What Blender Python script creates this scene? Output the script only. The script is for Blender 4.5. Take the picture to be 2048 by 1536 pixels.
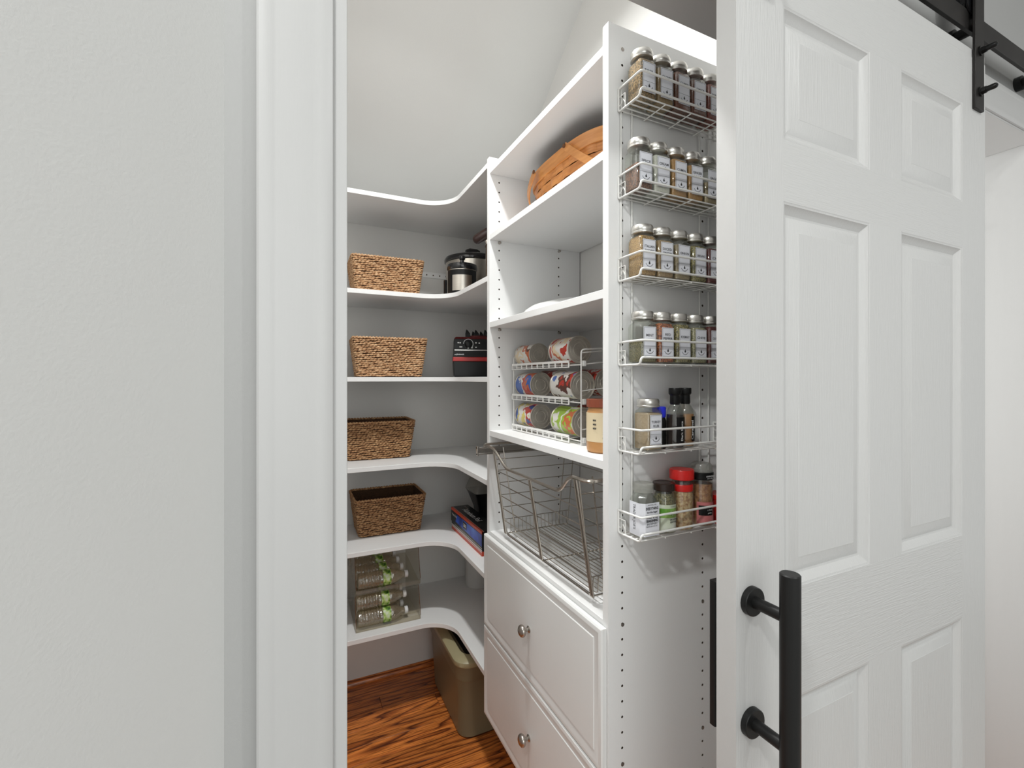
import bpy, math, random
from math import sin, cos, pi, radians
from mathutils import Vector, Matrix

random.seed(7)
for o in list(bpy.data.objects):
    bpy.data.objects.remove(o)
SC = bpy.context.scene
COL = SC.collection

# ------------------------------------------------------------ camera
EYE = 1.371
cam_d = bpy.data.cameras.new('camera')
cam = bpy.data.objects.new('camera', cam_d)
COL.objects.link(cam)
cam.location = (0, 0, EYE)
cam.rotation_euler = (radians(90), 0, radians(-25.5))
cam_d.sensor_width = 36
cam_d.lens = 16.03
cam_d.shift_y = -0.0054
cam_d.clip_start = 0.02
SC.camera = cam

# ------------------------------------------------------------ world, lights, exposure
SC.view_settings.view_transform = 'Standard'
SC.view_settings.look = 'None'
SC.view_settings.gamma = 1
SC.view_settings.use_curve_mapping = False
SC.view_settings.exposure = 0.0
W = bpy.data.worlds.new('world')
SC.world = W
W.use_nodes = True
W.node_tree.nodes['Background'].inputs[0].default_value = (0.98, 1.0, 0.99, 1)
W.node_tree.nodes['Background'].inputs[1].default_value = 0.72


def area(name, loc, rot, size, power, col=(1, 1, 1), shape='DISK', size_y=None, spread=180):
    d = bpy.data.lights.new(name, 'AREA')
    d.shape = shape
    d.size = size
    if size_y:
        d.size_y = size_y
    d.energy = power
    d.color = col
    d.spread = radians(spread)
    o = bpy.data.objects.new(name, d)
    COL.objects.link(o)
    o.location = loc
    o.rotation_euler = rot
    return o


area('pantry_light', (0.26, 1.0, 2.715), (0, 0, 0), 0.10, 15.5, (0.985, 0.995, 0.98), spread=150)
area('hall_light', (-0.58, -0.20, 2.70), (0, 0, 0), 0.16, 22.5, (0.985, 1.0, 0.985))
area('hall_light', (1.10, -0.75, 2.70), (0, 0, 0), 0.14, 10, (0.985, 1.0, 0.985))
area('hall_fill_light', (0.1, -2.4, 1.75), (radians(90), 0, 0), 2.6, 27, (0.955, 1.0, 0.99), 'RECTANGLE', 1.6)  # added soft fill from behind the camera, no known window there
area('room_fill_light', (1.42, 1.75, 1.5), (radians(90), 0, radians(-150)), 0.6, 32, (0.985, 1.0, 0.985), 'RECTANGLE', 1.6)  # added fill to brighten the jamb of the second opening


# ------------------------------------------------------------ materials
def mat(name, col, rough=0.5, metal=0.0, var=0.0, vscale=20, bump=0.0, bscale=200, trans=0.0,
        ior=1.45, stretch=None, coat=0.0, col2=None, spec=None, ramp=None, detail=3, coord='Object', alpha=None):
    m = bpy.data.materials.new(name)
    m.use_nodes = True
    nt = m.node_tree
    b = nt.nodes['Principled BSDF']
    b.inputs['Roughness'].default_value = rough
    b.inputs['Metallic'].default_value = metal
    b.inputs['IOR'].default_value = ior
    b.inputs['Transmission Weight'].default_value = trans
    b.inputs['Coat Weight'].default_value = coat
    if spec is not None:
        b.inputs['Specular IOR Level'].default_value = spec
    if alpha is not None:
        b.inputs['Alpha'].default_value = alpha
    tc = nt.nodes.new('ShaderNodeTexCoord')
    mp = nt.nodes.new('ShaderNodeMapping')
    nt.links.new(tc.outputs[coord], mp.inputs['Vector'])
    if stretch:
        mp.inputs['Scale'].default_value = stretch
    c1 = (*col, 1)
    b.inputs['Base Color'].default_value = c1
    if var > 0 or col2 or ramp:
        n = nt.nodes.new('ShaderNodeTexNoise')
        n.inputs['Scale'].default_value = vscale
        n.inputs['Detail'].default_value = detail
        nt.links.new(mp.outputs[0], n.inputs['Vector'])
        r = nt.nodes.new('ShaderNodeValToRGB')
        nt.links.new(n.outputs['Fac'], r.inputs['Fac'])
        if ramp:
            els = r.color_ramp.elements
            while len(els) < len(ramp):
                els.new(0.5)
            for e, (p, c) in zip(els, ramp):
                e.position = p
                e.color = (*c, 1)
        else:
            d = col2 if col2 else tuple(max(0, x * (1 - var)) for x in col)
            r.color_ramp.elements[0].position = 0.35
            r.color_ramp.elements[1].position = 0.65
            r.color_ramp.elements[0].color = (*d, 1)
            r.color_ramp.elements[1].color = c1
        nt.links.new(r.outputs[0], b.inputs['Base Color'])
    if bump > 0:
        n = nt.nodes.new('ShaderNodeTexNoise')
        n.inputs['Scale'].default_value = bscale
        n.inputs['Detail'].default_value = 4
        nt.links.new(mp.outputs[0], n.inputs['Vector'])
        bp = nt.nodes.new('ShaderNodeBump')
        bp.inputs['Strength'].default_value = bump
        bp.inputs['Distance'].default_value = 0.002
        nt.links.new(n.outputs['Fac'], bp.inputs['Height'])
        nt.links.new(bp.outputs[0], b.inputs['Normal'])
    return m


M = {}
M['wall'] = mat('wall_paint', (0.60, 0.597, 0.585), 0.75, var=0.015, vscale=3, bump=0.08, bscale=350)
M['wall_shaded'] = mat('shaded_wall_paint', (0.365, 0.363, 0.357), 0.7, var=0.015, vscale=3, bump=0.08, bscale=350)  # darker copy of the wall paint; the front wall's shade is in its colour
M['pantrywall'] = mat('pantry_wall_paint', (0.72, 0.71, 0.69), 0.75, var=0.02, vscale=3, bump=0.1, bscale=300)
M['ceil'] = mat('ceiling_paint', (0.62, 0.618, 0.605), 0.8, var=0.02, vscale=3, bump=0.1, bscale=300)
M['roomwall'] = mat('room_wall_paint', (0.80, 0.80, 0.79), 0.8, bump=0.05, bscale=300)
M['trim'] = mat('white_trim_paint', (0.475, 0.471, 0.466), 0.38, var=0.01, vscale=9, bump=0.05, bscale=60, stretch=(6, 6, 0.5))
M['door'] = mat('door_paint', (0.535, 0.53, 0.523), 0.42, bump=0.35, bscale=60, stretch=(6, 1, 0.35))
M['doorh'] = mat('door_paint_rail', (0.535, 0.53, 0.523), 0.42, bump=0.45, bscale=60, stretch=(0.35, 1, 7))
M['mel'] = mat('white_melamine', (0.83, 0.83, 0.825), 0.42, bump=0.05, bscale=500)
M['draw'] = mat('white_drawer_front', (0.78, 0.785, 0.775), 0.35, bump=0.03, bscale=300)
M['hole'] = mat('raw_particle_board', (0.10, 0.07, 0.05), 0.9, var=0.4, vscale=900)
M['plastic_w'] = mat('white_plastic', (0.72, 0.72, 0.70), 0.4)
M['wire_w'] = mat('white_vinyl_wire', (0.78, 0.775, 0.75), 0.35)
M['chrome'] = mat('satin_chrome', (0.62, 0.60, 0.57), 0.22, 1.0, var=0.08, vscale=40)
M['wiremetal'] = mat('nickel_wire', (0.52, 0.48, 0.43), 0.25, 1.0)
M['nickel'] = mat('brushed_nickel', (0.50, 0.46, 0.42), 0.26, 1.0, var=0.15, vscale=60)
M['steel'] = mat('brushed_steel', (0.62, 0.58, 0.52), 0.28, 1.0, var=0.1, vscale=60, stretch=(1, 1, 25))
M['blackm'] = mat('matte_black_metal', (0.012, 0.012, 0.012), 0.42, 0.3, bump=0.05, bscale=500)
M['trackm'] = mat('black_track_steel', (0.022, 0.02, 0.019), 0.45, 0.4, var=0.3, vscale=15)
M['blackp'] = mat('black_plastic', (0.008, 0.008, 0.008), 0.32, spec=0.3)
M['blackg'] = mat('black_glazed_lid', (0.008, 0.008, 0.009), 0.1, coat=0.5)
M['redp'] = mat('red_plastic', (0.38, 0.02, 0.018), 0.28)
M['redcap'] = mat('red_cap', (0.60, 0.015, 0.012), 0.3)
M['dkred'] = mat('dark_red_plastic', (0.10, 0.008, 0.008), 0.3)
M['silver'] = mat('aluminium_lid', (0.72, 0.70, 0.66), 0.3, 1.0, var=0.1, vscale=100)
M['label'] = mat('white_label', (0.74, 0.75, 0.80), 0.55)
M['ink'] = mat('black_ink', (0.03, 0.03, 0.035), 0.6)
M['inkw'] = mat('white_ink', (0.75, 0.75, 0.75), 0.6)
M['bluecap'] = mat('blue_cap', (0.02, 0.03, 0.65), 0.4)
M['olive'] = mat('olive_plastic', (0.21, 0.185, 0.115), 0.38, bump=0.15, bscale=600)
M['olivelid'] = mat('olive_lid_plastic', (0.36, 0.32, 0.19), 0.35, bump=0.15, bscale=600)
M['brownh'] = mat('brown_bakelite', (0.022, 0.006, 0.004), 0.3, coat=0.1, var=0.4, vscale=60)
M['canmetal'] = mat('tin_can_end', (0.52, 0.48, 0.42), 0.42, 0.55, var=0.15, vscale=50)
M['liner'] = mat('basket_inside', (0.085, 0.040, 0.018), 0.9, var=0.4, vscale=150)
M['grass'] = mat('seagrass', (0.55, 0.34, 0.17), 0.8,
                 ramp=[(0.28, (0.20, 0.085, 0.035)), (0.47, (0.50, 0.28, 0.14)), (0.72, (0.72, 0.50, 0.30))], vscale=110, detail=3)
M['grassd'] = mat('dark_seagrass', (0.45, 0.26, 0.12), 0.8,
                  ramp=[(0.28, (0.14, 0.055, 0.022)), (0.48, (0.38, 0.20, 0.09)), (0.74, (0.60, 0.38, 0.20))], vscale=110, detail=3)
M['splint'] = mat('honey_maple_splint', (0.58, 0.24, 0.065), 0.42, ramp=[(0.3, (0.42, 0.15, 0.035)), (0.6, (0.60, 0.25, 0.07)), (0.8, (0.66, 0.30, 0.09))], vscale=22, stretch=(1, 1, 6), coat=0.15)
M['splint2'] = mat('honey_maple_band', (0.58, 0.24, 0.065), 0.4, ramp=[(0.3, (0.50, 0.19, 0.045)), (0.7, (0.64, 0.28, 0.08))], vscale=14, stretch=(1, 1, 8), coat=0.2)
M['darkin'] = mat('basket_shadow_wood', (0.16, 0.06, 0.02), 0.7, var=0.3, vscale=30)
M['dish'] = mat('white_ceramic', (0.80, 0.80, 0.79), 0.25, coat=0.3)
M['pb'] = mat('peanut_butter', (0.50, 0.25, 0.09), 0.35, var=0.1, vscale=30)
M['pblid'] = mat('brown_red_lid', (0.24, 0.06, 0.03), 0.4)
M['pblabel'] = mat('cream_label', (0.72, 0.60, 0.40), 0.5)


def clear(name, tint, rough=0.03, base=0.04, haze=0.0, hazecol=(.8, .8, .8), bump=0, bscale=100, smear=1.0):
    """thin clear sheet: straight-through transmission with a fresnel coat (lets lamp light through)"""
    m = bpy.data.materials.new(name); m.use_nodes = True
    nt = m.node_tree; nt.nodes.clear(); N = nt.nodes.new; L = nt.links.new
    out = N('ShaderNodeOutputMaterial'); tr = N('ShaderNodeBsdfTransparent'); gl = N('ShaderNodeBsdfGlossy'); df = N('ShaderNodeBsdfDiffuse')
    tr.inputs[0].default_value = (*tint, 1); gl.inputs['Roughness'].default_value = rough; df.inputs[0].default_value = (*hazecol, 1)
    lw = N('ShaderNodeLayerWeight'); pw = N('ShaderNodeMath'); pw.operation = 'POWER'; pw.inputs[1].default_value = 5
    L(lw.outputs['Facing'], pw.inputs[0])
    fr = N('ShaderNodeMath'); fr.operation = 'MULTIPLY_ADD'; fr.inputs[1].default_value = .55; fr.inputs[2].default_value = base
    L(pw.outputs[0], fr.inputs[0])
    mx = N('ShaderNodeMixShader'); mx2 = N('ShaderNodeMixShader')
    mx.inputs[0].default_value = haze
    L(tr.outputs[0], mx.inputs[1]); L(df.outputs[0], mx.inputs[2])
    L(fr.outputs[0], mx2.inputs[0]); L(mx.outputs[0], mx2.inputs[1]); L(gl.outputs[0], mx2.inputs[2])
    L(mx2.outputs[0], out.inputs[0])
    if bump:
        tc = N('ShaderNodeTexCoord'); n = N('ShaderNodeTexNoise'); n.inputs['Scale'].default_value = bscale; n.inputs['Detail'].default_value = 2
        bp = N('ShaderNodeBump'); bp.inputs['Strength'].default_value = bump; bp.inputs['Distance'].default_value = .004
        L(tc.outputs['Object'], n.inputs['Vector']); L(n.outputs[0], bp.inputs['Height'])
        L(bp.outputs[0], lw.inputs['Normal']); L(bp.outputs[0], gl.inputs['Normal'])
    return m


M['glass'] = clear('clear_glass', (0.96, 0.97, 0.95), haze=.015, base=.07)
M['acr2'] = clear('clear_acrylic_sheet', (0.93, 0.91, 0.86), haze=.03)
M['water'] = clear('bottled_water', (0.90, 0.86, 0.76), rough=.12, base=.20, haze=.20, hazecol=(.55, .45, .31), bump=1.0, bscale=85)
M['smoke'] = clear('smoky_clear_lid', (0.72, 0.72, 0.69), rough=.12, haze=.30, hazecol=(.60, .60, .56))


def powder(name, c, c2, sc=260):
    if sc < 250 or sc > 300:      # coarse flakes and granules: speckled
        mid = tuple((p + q) / 2 for p, q in zip(c, c2))
        hi = tuple(min(.8, p * 1.35) for p in c)
        return mat(name, c, 0.85, ramp=[(.38, c2), (.47, mid), (.54, c), (.64, hi)], vscale=sc * 1.7, detail=2, bump=0.8, bscale=sc * 1.5)
    return mat(name, c, 0.85, col2=c2, vscale=sc, bump=0.5, bscale=sc)


def oak():
    m = bpy.data.materials.new('red_oak_planks')
    m.use_nodes = True
    nt = m.node_tree
    b = nt.nodes['Principled BSDF']
    b.inputs['Roughness'].default_value = 0.33
    b.inputs['Coat Weight'].default_value = 0.25
    b.inputs['Coat Roughness'].default_value = 0.15
    N = nt.nodes.new
    L = nt.links.new
    tc = N('ShaderNodeTexCoord')
    oi = N('ShaderNodeObjectInfo')
    add = N('ShaderNodeVectorMath'); add.operation = 'ADD'
    sc = N('ShaderNodeVectorMath'); sc.operation = 'SCALE'
    comb = N('ShaderNodeCombineXYZ')
    L(oi.outputs['Random'], comb.inputs[0]); L(oi.outputs['Random'], comb.inputs[1])
    L(comb.outputs[0], sc.inputs[0]); sc.inputs['Scale'].default_value = 7
    L(tc.outputs['Object'], add.inputs[0]); L(sc.outputs[0], add.inputs[1])
    mp = N('ShaderNodeMapping'); mp.inputs['Scale'].default_value = (0.75, 7.0, 1)
    L(add.outputs[0], mp.inputs[0])
    # cathedral grain: contour lines of a stretched noise field
    n1 = N('ShaderNodeTexNoise'); n1.inputs['Scale'].default_value = 1.5; n1.inputs['Detail'].default_value = 1.5
    L(mp.outputs[0], n1.inputs[0])
    mul = N('ShaderNodeMath'); mul.operation = 'MULTIPLY'; mul.inputs[1].default_value = 11
    L(n1.outputs[0], mul.inputs[0])
    fr = N('ShaderNodeMath'); fr.operation = 'FRACT'
    L(mul.outputs[0], fr.inputs[0])
    r1 = N('ShaderNodeValToRGB')
    e = r1.color_ramp.elements
    e[0].position = 0.0; e[0].color = (0.09, 0.018, 0.006, 1)
    e[1].position = 0.22; e[1].color = (0.56, 0.160, 0.033, 1)
    x = e.new(0.55); x.color = (0.80, 0.27, 0.058, 1)
    x = e.new(0.93); x.color = (0.60, 0.19, 0.04, 1)
    x = e.new(1.0); x.color = (0.12, 0.026, 0.008, 1)
    L(fr.outputs[0], r1.inputs[0])
    mp2 = N('ShaderNodeMapping'); mp2.inputs['Scale'].default_value = (12, 240, 1)
    L(add.outputs[0], mp2.inputs[0])
    n2 = N('ShaderNodeTexNoise'); n2.inputs['Scale'].default_value = 1.0; n2.inputs['Detail'].default_value = 3
    L(mp2.outputs[0], n2.inputs[0])
    r2 = N('ShaderNodeValToRGB')
    r2.color_ramp.elements[0].position = 0.36; r2.color_ramp.elements[0].color = (0.42, 0.36, 0.32, 1)
    r2.color_ramp.elements[1].position = 0.55; r2.color_ramp.elements[1].color = (1.06, 1.06, 1.06, 1)
    L(n2.outputs[0], r2.inputs[0])
    mx = N('ShaderNodeMix'); mx.data_type = 'RGBA'; mx.blend_type = 'MULTIPLY'; mx.inputs[0].default_value = 1
    L(r1.outputs[0], mx.inputs[6]); L(r2.outputs[0], mx.inputs[7])
    hv = N('ShaderNodeHueSaturation')
    mr = N('ShaderNodeMapRange'); mr.inputs[3].default_value = 0.8; mr.inputs[4].default_value = 1.2
    L(oi.outputs['Random'], mr.inputs[0]); L(mr.outputs[0], hv.inputs['Value'])
    L(mx.outputs[2], hv.inputs['Color'])
    L(hv.outputs[0], b.inputs['Base Color'])
    bp = N('ShaderNodeBump'); bp.inputs['Strength'].default_value = 0.15; bp.inputs['Distance'].default_value = 0.001
    L(n2.outputs[0], bp.inputs['Height']); L(bp.outputs[0], b.inputs['Normal'])
    return m


M['oak'] = oak()


# ------------------------------------------------------------ mesh builder
class B:
    def __init__(s):
        s.v = []; s.f = []; s.mi = []; s.k = 0

    def use(s, k):
        s.k = k; return s

    def add(s, vs, fs):
        n = len(s.v)
        s.v += [tuple(p) for p in vs]
        for f in fs:
            s.f.append([n + i for i in f]); s.mi.append(s.k)
        return s

    def box(s, x0, x1, y0, y1, z0, z1):
        return s.add([(x0, y0, z0), (x1, y0, z0), (x1, y1, z0), (x0, y1, z0), (x0, y0, z1), (x1, y0, z1), (x1, y1, z1), (x0, y1, z1)],
                     [(0, 3, 2, 1), (4, 5, 6, 7), (0, 1, 5, 4), (1, 2, 6, 5), (2, 3, 7, 6), (3, 0, 4, 7)])

    def prism(s, poly, z0, z1):
        n = len(poly)
        return s.add([(x, y, z0) for x, y in poly] + [(x, y, z1) for x, y in poly],
                     [tuple(reversed(range(n))), tuple(range(n, 2 * n))] + [(i, (i + 1) % n, n + (i + 1) % n, n + i) for i in range(n)])

    def loft(s, rings, cap0=True, cap1=True, closed=True):
        n = len(rings[0])
        vs = [p for r in rings for p in r]
        fs = []
        for k in range(len(rings) - 1):
            for i in range(n if closed else n - 1):
                j = (i + 1) % n
                fs.append((k * n + i, k * n + j, (k + 1) * n + j, (k + 1) * n + i))
        if cap0: fs.append(tuple(reversed(range(n))))
        if cap1: fs.append(tuple(range((len(rings) - 1) * n, len(rings) * n)))
        return s.add(vs, fs)

    def lathe(s, prof, c=(0, 0, 0), axis='Z', seg=24, cap0=True, cap1=True):
        rings = []
        for r, h in prof:
            ring = []
            for i in range(seg):
                a = 2 * pi * i / seg
                x, y = r * cos(a), r * sin(a)
                if axis == 'Z': p = (c[0] + x, c[1] + y, c[2] + h)
                elif axis == 'Y': p = (c[0] + y, c[1] + h, c[2] + x)
                else: p = (c[0] + h, c[1] + x, c[2] + y)
                ring.append(p)
            rings.append(ring)
        return s.loft(rings, cap0, cap1)

    def tube(s, pts, r, seg=6, closed=False):
        P = [Vector(p) for p in pts]
        n = len(P)
        rings = []
        u = None
        for i in range(n):
            a = P[(i - 1) % n] if (closed or i > 0) else P[i]
            b = P[(i + 1) % n] if (closed or i < n - 1) else P[i]
            t0 = (P[i] - a); t1 = (b - P[i])
            if t0.length > 1e-9: t0.normalize()
            if t1.length > 1e-9: t1.normalize()
            t = t0 + t1
            if t.length < 1e-9: t = t1
            t.normalize()
            if u is None:
                u = t.orthogonal().normalized()
            else:
                u = (u - t * u.dot(t))
                if u.length < 1e-6: u = t.orthogonal()
                u.normalize()
            w = t.cross(u)
            rings.append([P[i] + (u * cos(2 * pi * k / seg) + w * sin(2 * pi * k / seg)) * r for k in range(seg)])
        if closed:
            rings.append(rings[0])
            return s.loft(rings, False, False)
        return s.loft(rings)

    def build(s, name, mats, parent=None, smooth=35, loc=None, bevel=0):
        off = Vector((0, 0, 0))
        if parent is not None:
            q = parent
            while q is not None:
                off += q.location; q = q.parent
        L = Vector(loc) if loc else Vector((0, 0, 0))
        me = bpy.data.meshes.new(name)
        me.from_pydata([tuple(Vector(p) - off - L) for p in s.v], [], s.f)
        if not isinstance(mats, (list, tuple)): mats = [mats]
        for m in mats: me.materials.append(M[m] if isinstance(m, str) else m)
        me.polygons.foreach_set('material_index', s.mi)
        if smooth:
            me.polygons.foreach_set('use_smooth', [True] * len(me.polygons))
            me.set_sharp_from_angle(angle=radians(smooth))
        me.update()
        o = bpy.data.objects.new(name, me)
        COL.objects.link(o)
        o.location = L
        if parent is not None: o.parent = parent
        if bevel:
            md = o.modifiers.new('bevel', 'BEVEL')
            md.width = bevel; md.segments = 2; md.limit_method = 'ANGLE'; md.angle_limit = radians(40)
        return o


def rnd(path, r, n=4):
    """round the inner corners of a 3D polyline"""
    out = [Vector(path[0])]
    for i in range(1, len(path) - 1):
        p = Vector(path[i]); a = Vector(path[i - 1]); b = Vector(path[i + 1])
        da = (a - p); db = (b - p)
        ra = min(r, da.length * .45); rb = min(r, db.length * .45)
        p0 = p + da.normalized() * ra; p1 = p + db.normalized() * rb
        for k in range(n + 1):
            t = k / n
            out.append(p0 * (1 - t) ** 2 + p * 2 * t * (1 - t) + p1 * t * t)
    out.append(Vector(path[-1]))
    return out


def thing(name, label, cat, loc=(0, 0, 0), group=None):
    o = bpy.data.objects.new(name, None)
    o.empty_display_size = 0.05
    COL.objects.link(o)
    o.location = loc
    o['label'] = label; o['category'] = cat
    if group: o['group'] = group
    return o


def tag(o, label, cat, group=None):
    o['label'] = label; o['category'] = cat
    if group: o['group'] = group
    return o


def struct(o):
    o['kind'] = 'structure'
    return o


def dup(root, loc, label=None, rotz=None):
    r = root.copy(); COL.objects.link(r); r.location = loc
    if label: r['label'] = label
    if rotz is not None: r.rotation_euler = (0, 0, rotz)
    for ch in list(root.children):
        c = ch.copy(); COL.objects.link(c); c.parent = r
        for g in list(ch.children):
            d = g.copy(); COL.objects.link(d); d.parent = c
    return r


def text(name, body, origin, xdir, updir, width, height, m, parent, bold=0.0, arc=None, lift=0.0003):
    """lettering as a thin mesh laid on a surface; origin = centre"""
    cu = bpy.data.curves.new(name, 'FONT')
    cu.body = body; cu.size = 1; cu.align_x = 'CENTER'; cu.align_y = 'CENTER'
    cu.resolution_u = 2; cu.offset = bold; cu.fill_mode = 'FRONT'
    t = bpy.data.objects.new('tmp', cu)
    COL.objects.link(t)
    dg = bpy.context.evaluated_depsgraph_get()
    me = bpy.data.meshes.new_from_object(t.evaluated_get(dg))
    bpy.data.objects.remove(t); bpy.data.curves.remove(cu)
    xs = [v.co.x for v in me.vertices]; ys = [v.co.y for v in me.vertices]
    if not xs: return None
    cx, cy = (max(xs) + min(xs)) / 2, (max(ys) + min(ys)) / 2
    sx = width / max(1e-6, max(xs) - min(xs)); sy = height / max(1e-6, max(ys) - min(ys))
    X = Vector(xdir).normalized(); U = Vector(updir).normalized(); Nn = X.cross(U)
    off = Vector((0, 0, 0)); q = parent
    while q is not None:
        off += q.location; q = q.parent
    for v in me.vertices:
        a, b2 = (v.co.x - cx) * sx, (v.co.y - cy) * sy
        if arc: b2 += arc * ((a / width * 2) ** 2)
        v.co = Vector(origin) + X * a + U * b2 + Nn * lift - off
    me.materials.clear(); me.materials.append(M[m] if isinstance(m, str) else m)
    me.update()
    o = bpy.data.objects.new(name, me); COL.objects.link(o); o.parent = parent
    return o


def rrect(hx, hy, r, z, n=4, cx=0, cy=0):
    out = []
    for qx, qy, a0 in ((1, 1, 0), (-1, 1, 90), (-1, -1, 180), (1, -1, 270)):
        for k in range(n + 1):
            a = radians(a0 + 90 * k / n)
            out.append((cx + qx * (hx - r) + r * cos(a), cy + qy * (hy - r) + r * sin(a), z))
    return out


# ============================================================ room shell
CEIL = 2.74
WF, WB = 0.530, 0.640        # pantry wall faces
OP0, OP1 = 0.042, 0.81       # pantry opening
Q0, Q1 = 1.32, 1.897          # second cased opening
HEAD = 2.045
b = B()
b.box(-0.063, OP0, WF, WB, 0, CEIL); b.box(OP1, Q0, WF, WB, 0, CEIL); b.box(Q1, 3.95, WF, WB, 0, CEIL)
b.box(OP0, OP1, WF, WB, HEAD + .008, CEIL); b.box(Q0, Q1, WF, WB, HEAD + .008, CEIL)
b.box(-0.30, -0.063, WF, WB, 0, CEIL)
struct(b.build('wall_front', 'wall_shaded'))
# angled hall wall left of the opening
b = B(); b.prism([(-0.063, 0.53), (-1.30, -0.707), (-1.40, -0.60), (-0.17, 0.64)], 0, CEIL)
struct(b.build('wall_left', 'wall'))
b = B(); b.box(-0.22, -0.12, WB, 2.26, 0, CEIL); struct(b.build('wall_pantry_left', 'pantrywall'))
b = B(); b.box(-0.22, 1.05, 2.155, 2.26, 0, CEIL); struct(b.build('wall_pantry_back', 'pantrywall'))
b = B(); b.box(0.93, 1.05, WB, 2.155, 0, CEIL); struct(b.build('wall_pantry_right', 'pantrywall'))
b = B(); b.box(3.82, 3.95, WB, 4.6, 0, CEIL); struct(b.build('wall_room_right', 'roomwall'))
b = B(); b.box(1.05, 3.95, 4.5, 4.6, 0, CEIL); struct(b.build('wall_room_back', 'roomwall'))
b = B(); b.box(-1.6, 3.95, -2.6, WB, CEIL, CEIL + .1); b.box(-0.3, 1.05, WB, 1.36, CEIL, CEIL + .1); b.box(1.05, 3.95, WB, 4.6, CEIL, CEIL + .1)
struct(b.build('ceiling', 'ceil'))
# sloping ceiling over the pantry (underside of the stair)
def slope_z(y): return 2.497 - 0.76 * (y - 1.655)
b = B()
ya, yb = 1.655 - (CEIL - 2.497) / .76, 2.16
vs = []
for x in (-0.2, 1.0):
    for y in (ya, yb):
        vs += [(x, y, slope_z(y)), (x, y, slope_z(y) + .12)]
b.add(vs, [(0, 2, 6, 4), (1, 5, 7, 3), (0, 4, 5, 1), (2, 3, 7, 6), (0, 1, 3, 2), (4, 6, 7, 5)])
struct(b.build('ceiling_slope', 'ceil'))
# floor with planks
fl = struct(B().box(-1.6, 3.95, -2.6, 4.6, -0.05, -0.018).build('floor', 'hole'))
hc = B(); hc.box(-1.6, 3.95, -2.6, 0.2055, -0.018, 0.002)  # unseen hall floor, made neutral to keep orange oak bounce off the door
struct(hc.build('floor_hall', mat('added_neutral_floor', (0.40, 0.385, 0.36), .95, var=.15, vscale=250, bump=.6, bscale=400)))
PW = 0.0826
proto = {}
y = 0.206
row = 0
while y < 2.155:
    x = -1.3 - (row * 0.37 % 0.9)
    lens = [1.15, 0.9, 1.3, 1.0]
    k = row
    while x < 0.93 if y > 0.5 else x < 2.6:
        ln = lens[k % 4]
        if ln not in proto:
            p = B().box(0.0006, ln - .0006, .0006, PW - .0006, -0.018, 0).build('plank', 'oak', fl, bevel=0.0008)
            proto[ln] = p; o = p
        else:
            o = proto[ln].copy(); COL.objects.link(o)
        o.location = (x, y, 0)
        x += ln; k += 1
    y += PW; row += 1
# trims
def casing_profile(a0, a1, yf, base):
    """cross section (a, y) of a colonial casing from outer edge a0 to inner edge a1"""
    w = a1 - a0
    pts = [(0, 0), (0, -.0150), (.03, -.0172), (.10, -.0178), (.19, -.0178), (.215, -.0173), (.24, -.0173), (.5, -.0166),
           (.70, -.0158), (.79, -.0150), (.82, -.0151), (.93, -.0140), (.98, -.0125), (1, -.0100), (1, 0)]
    return [(a0 + w * u, yf + d) for u, d in pts]
b = B(); b.prism(list(reversed(casing_profile(-0.034, 0.038, WF, 0))), 0, HEAD + .078)
struct(b.build('trim_1', 'trim', smooth=20))
b = B(); b.prism(casing_profile(0.886, 0.814, WF, 0), 0, HEAD + .078)
struct(b.build('trim_2', 'trim', smooth=20))
b = B(); b.prism(list(reversed(casing_profile(Q0 - .076, Q0 - .004, WF, 0))), 0, HEAD + .078)
struct(b.build('trim_3', 'trim', smooth=20))
b = B(); b.prism(casing_profile(Q1 + .076, Q1 + .004, WF, 0), 0, HEAD + .078)
struct(b.build('trim_4', 'trim', smooth=20))
def headcasing(x0, x1, nm):
    prof = casing_profile(HEAD + .080, HEAD + .001, WF, 0)     # (z, y)
    n = len(prof)
    b = B(); b.loft([[(x0, y, z) for z, y in prof], [(x1, y, z) for z, y in prof]])
    struct(b.build(nm, 'trim', smooth=20))
headcasing(-0.034, 0.886, 'trim_5')
headcasing(Q0 - .076, Q1 + .076, 'trim_6')
def jamb(x0, x1, nm):
    b = B()
    b.box(x0, x0 + .014, WF - .0085, WB + .001, 0, HEAD - .004)
    b.box(x1 - .014, x1, WF - .0085, WB + .001, 0, HEAD - .004)
    b.box(x0, x1, WF - .0085, WB + .001, HEAD - .004, HEAD + .010)
    struct(b.build(nm, 'trim', bevel=.0008))
jamb(OP0 - .0045, OP1 + .0045, 'trim_7')
jamb(Q0 - .005, Q1 + .005, 'trim_8')
# shoe moulding (stained wood) along the pantry walls
def shoe(p0, p1, nm):
    n = 6
    pr = [(0, 0)] + [(.019 * sin(radians(90 * k / n)), .019 * cos(radians(90 * k / n))) for k in range(n + 1)]
    rings = []
    for (x, y, dx, dy) in (p0, p1):
        rings.append([(x + dx * a, y + dy * a, z) for a, z in pr])
    b = B(); b.loft(rings)
    struct(b.build(nm, 'oak', smooth=50))
shoe((-0.12, 2.155, 0, -1), (0.93, 2.155, 0, -1), 'baseboard_back')
shoe((0.93, 2.136, -1, 0), (0.93, 0.66, -1, 0), 'baseboard_right')
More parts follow.
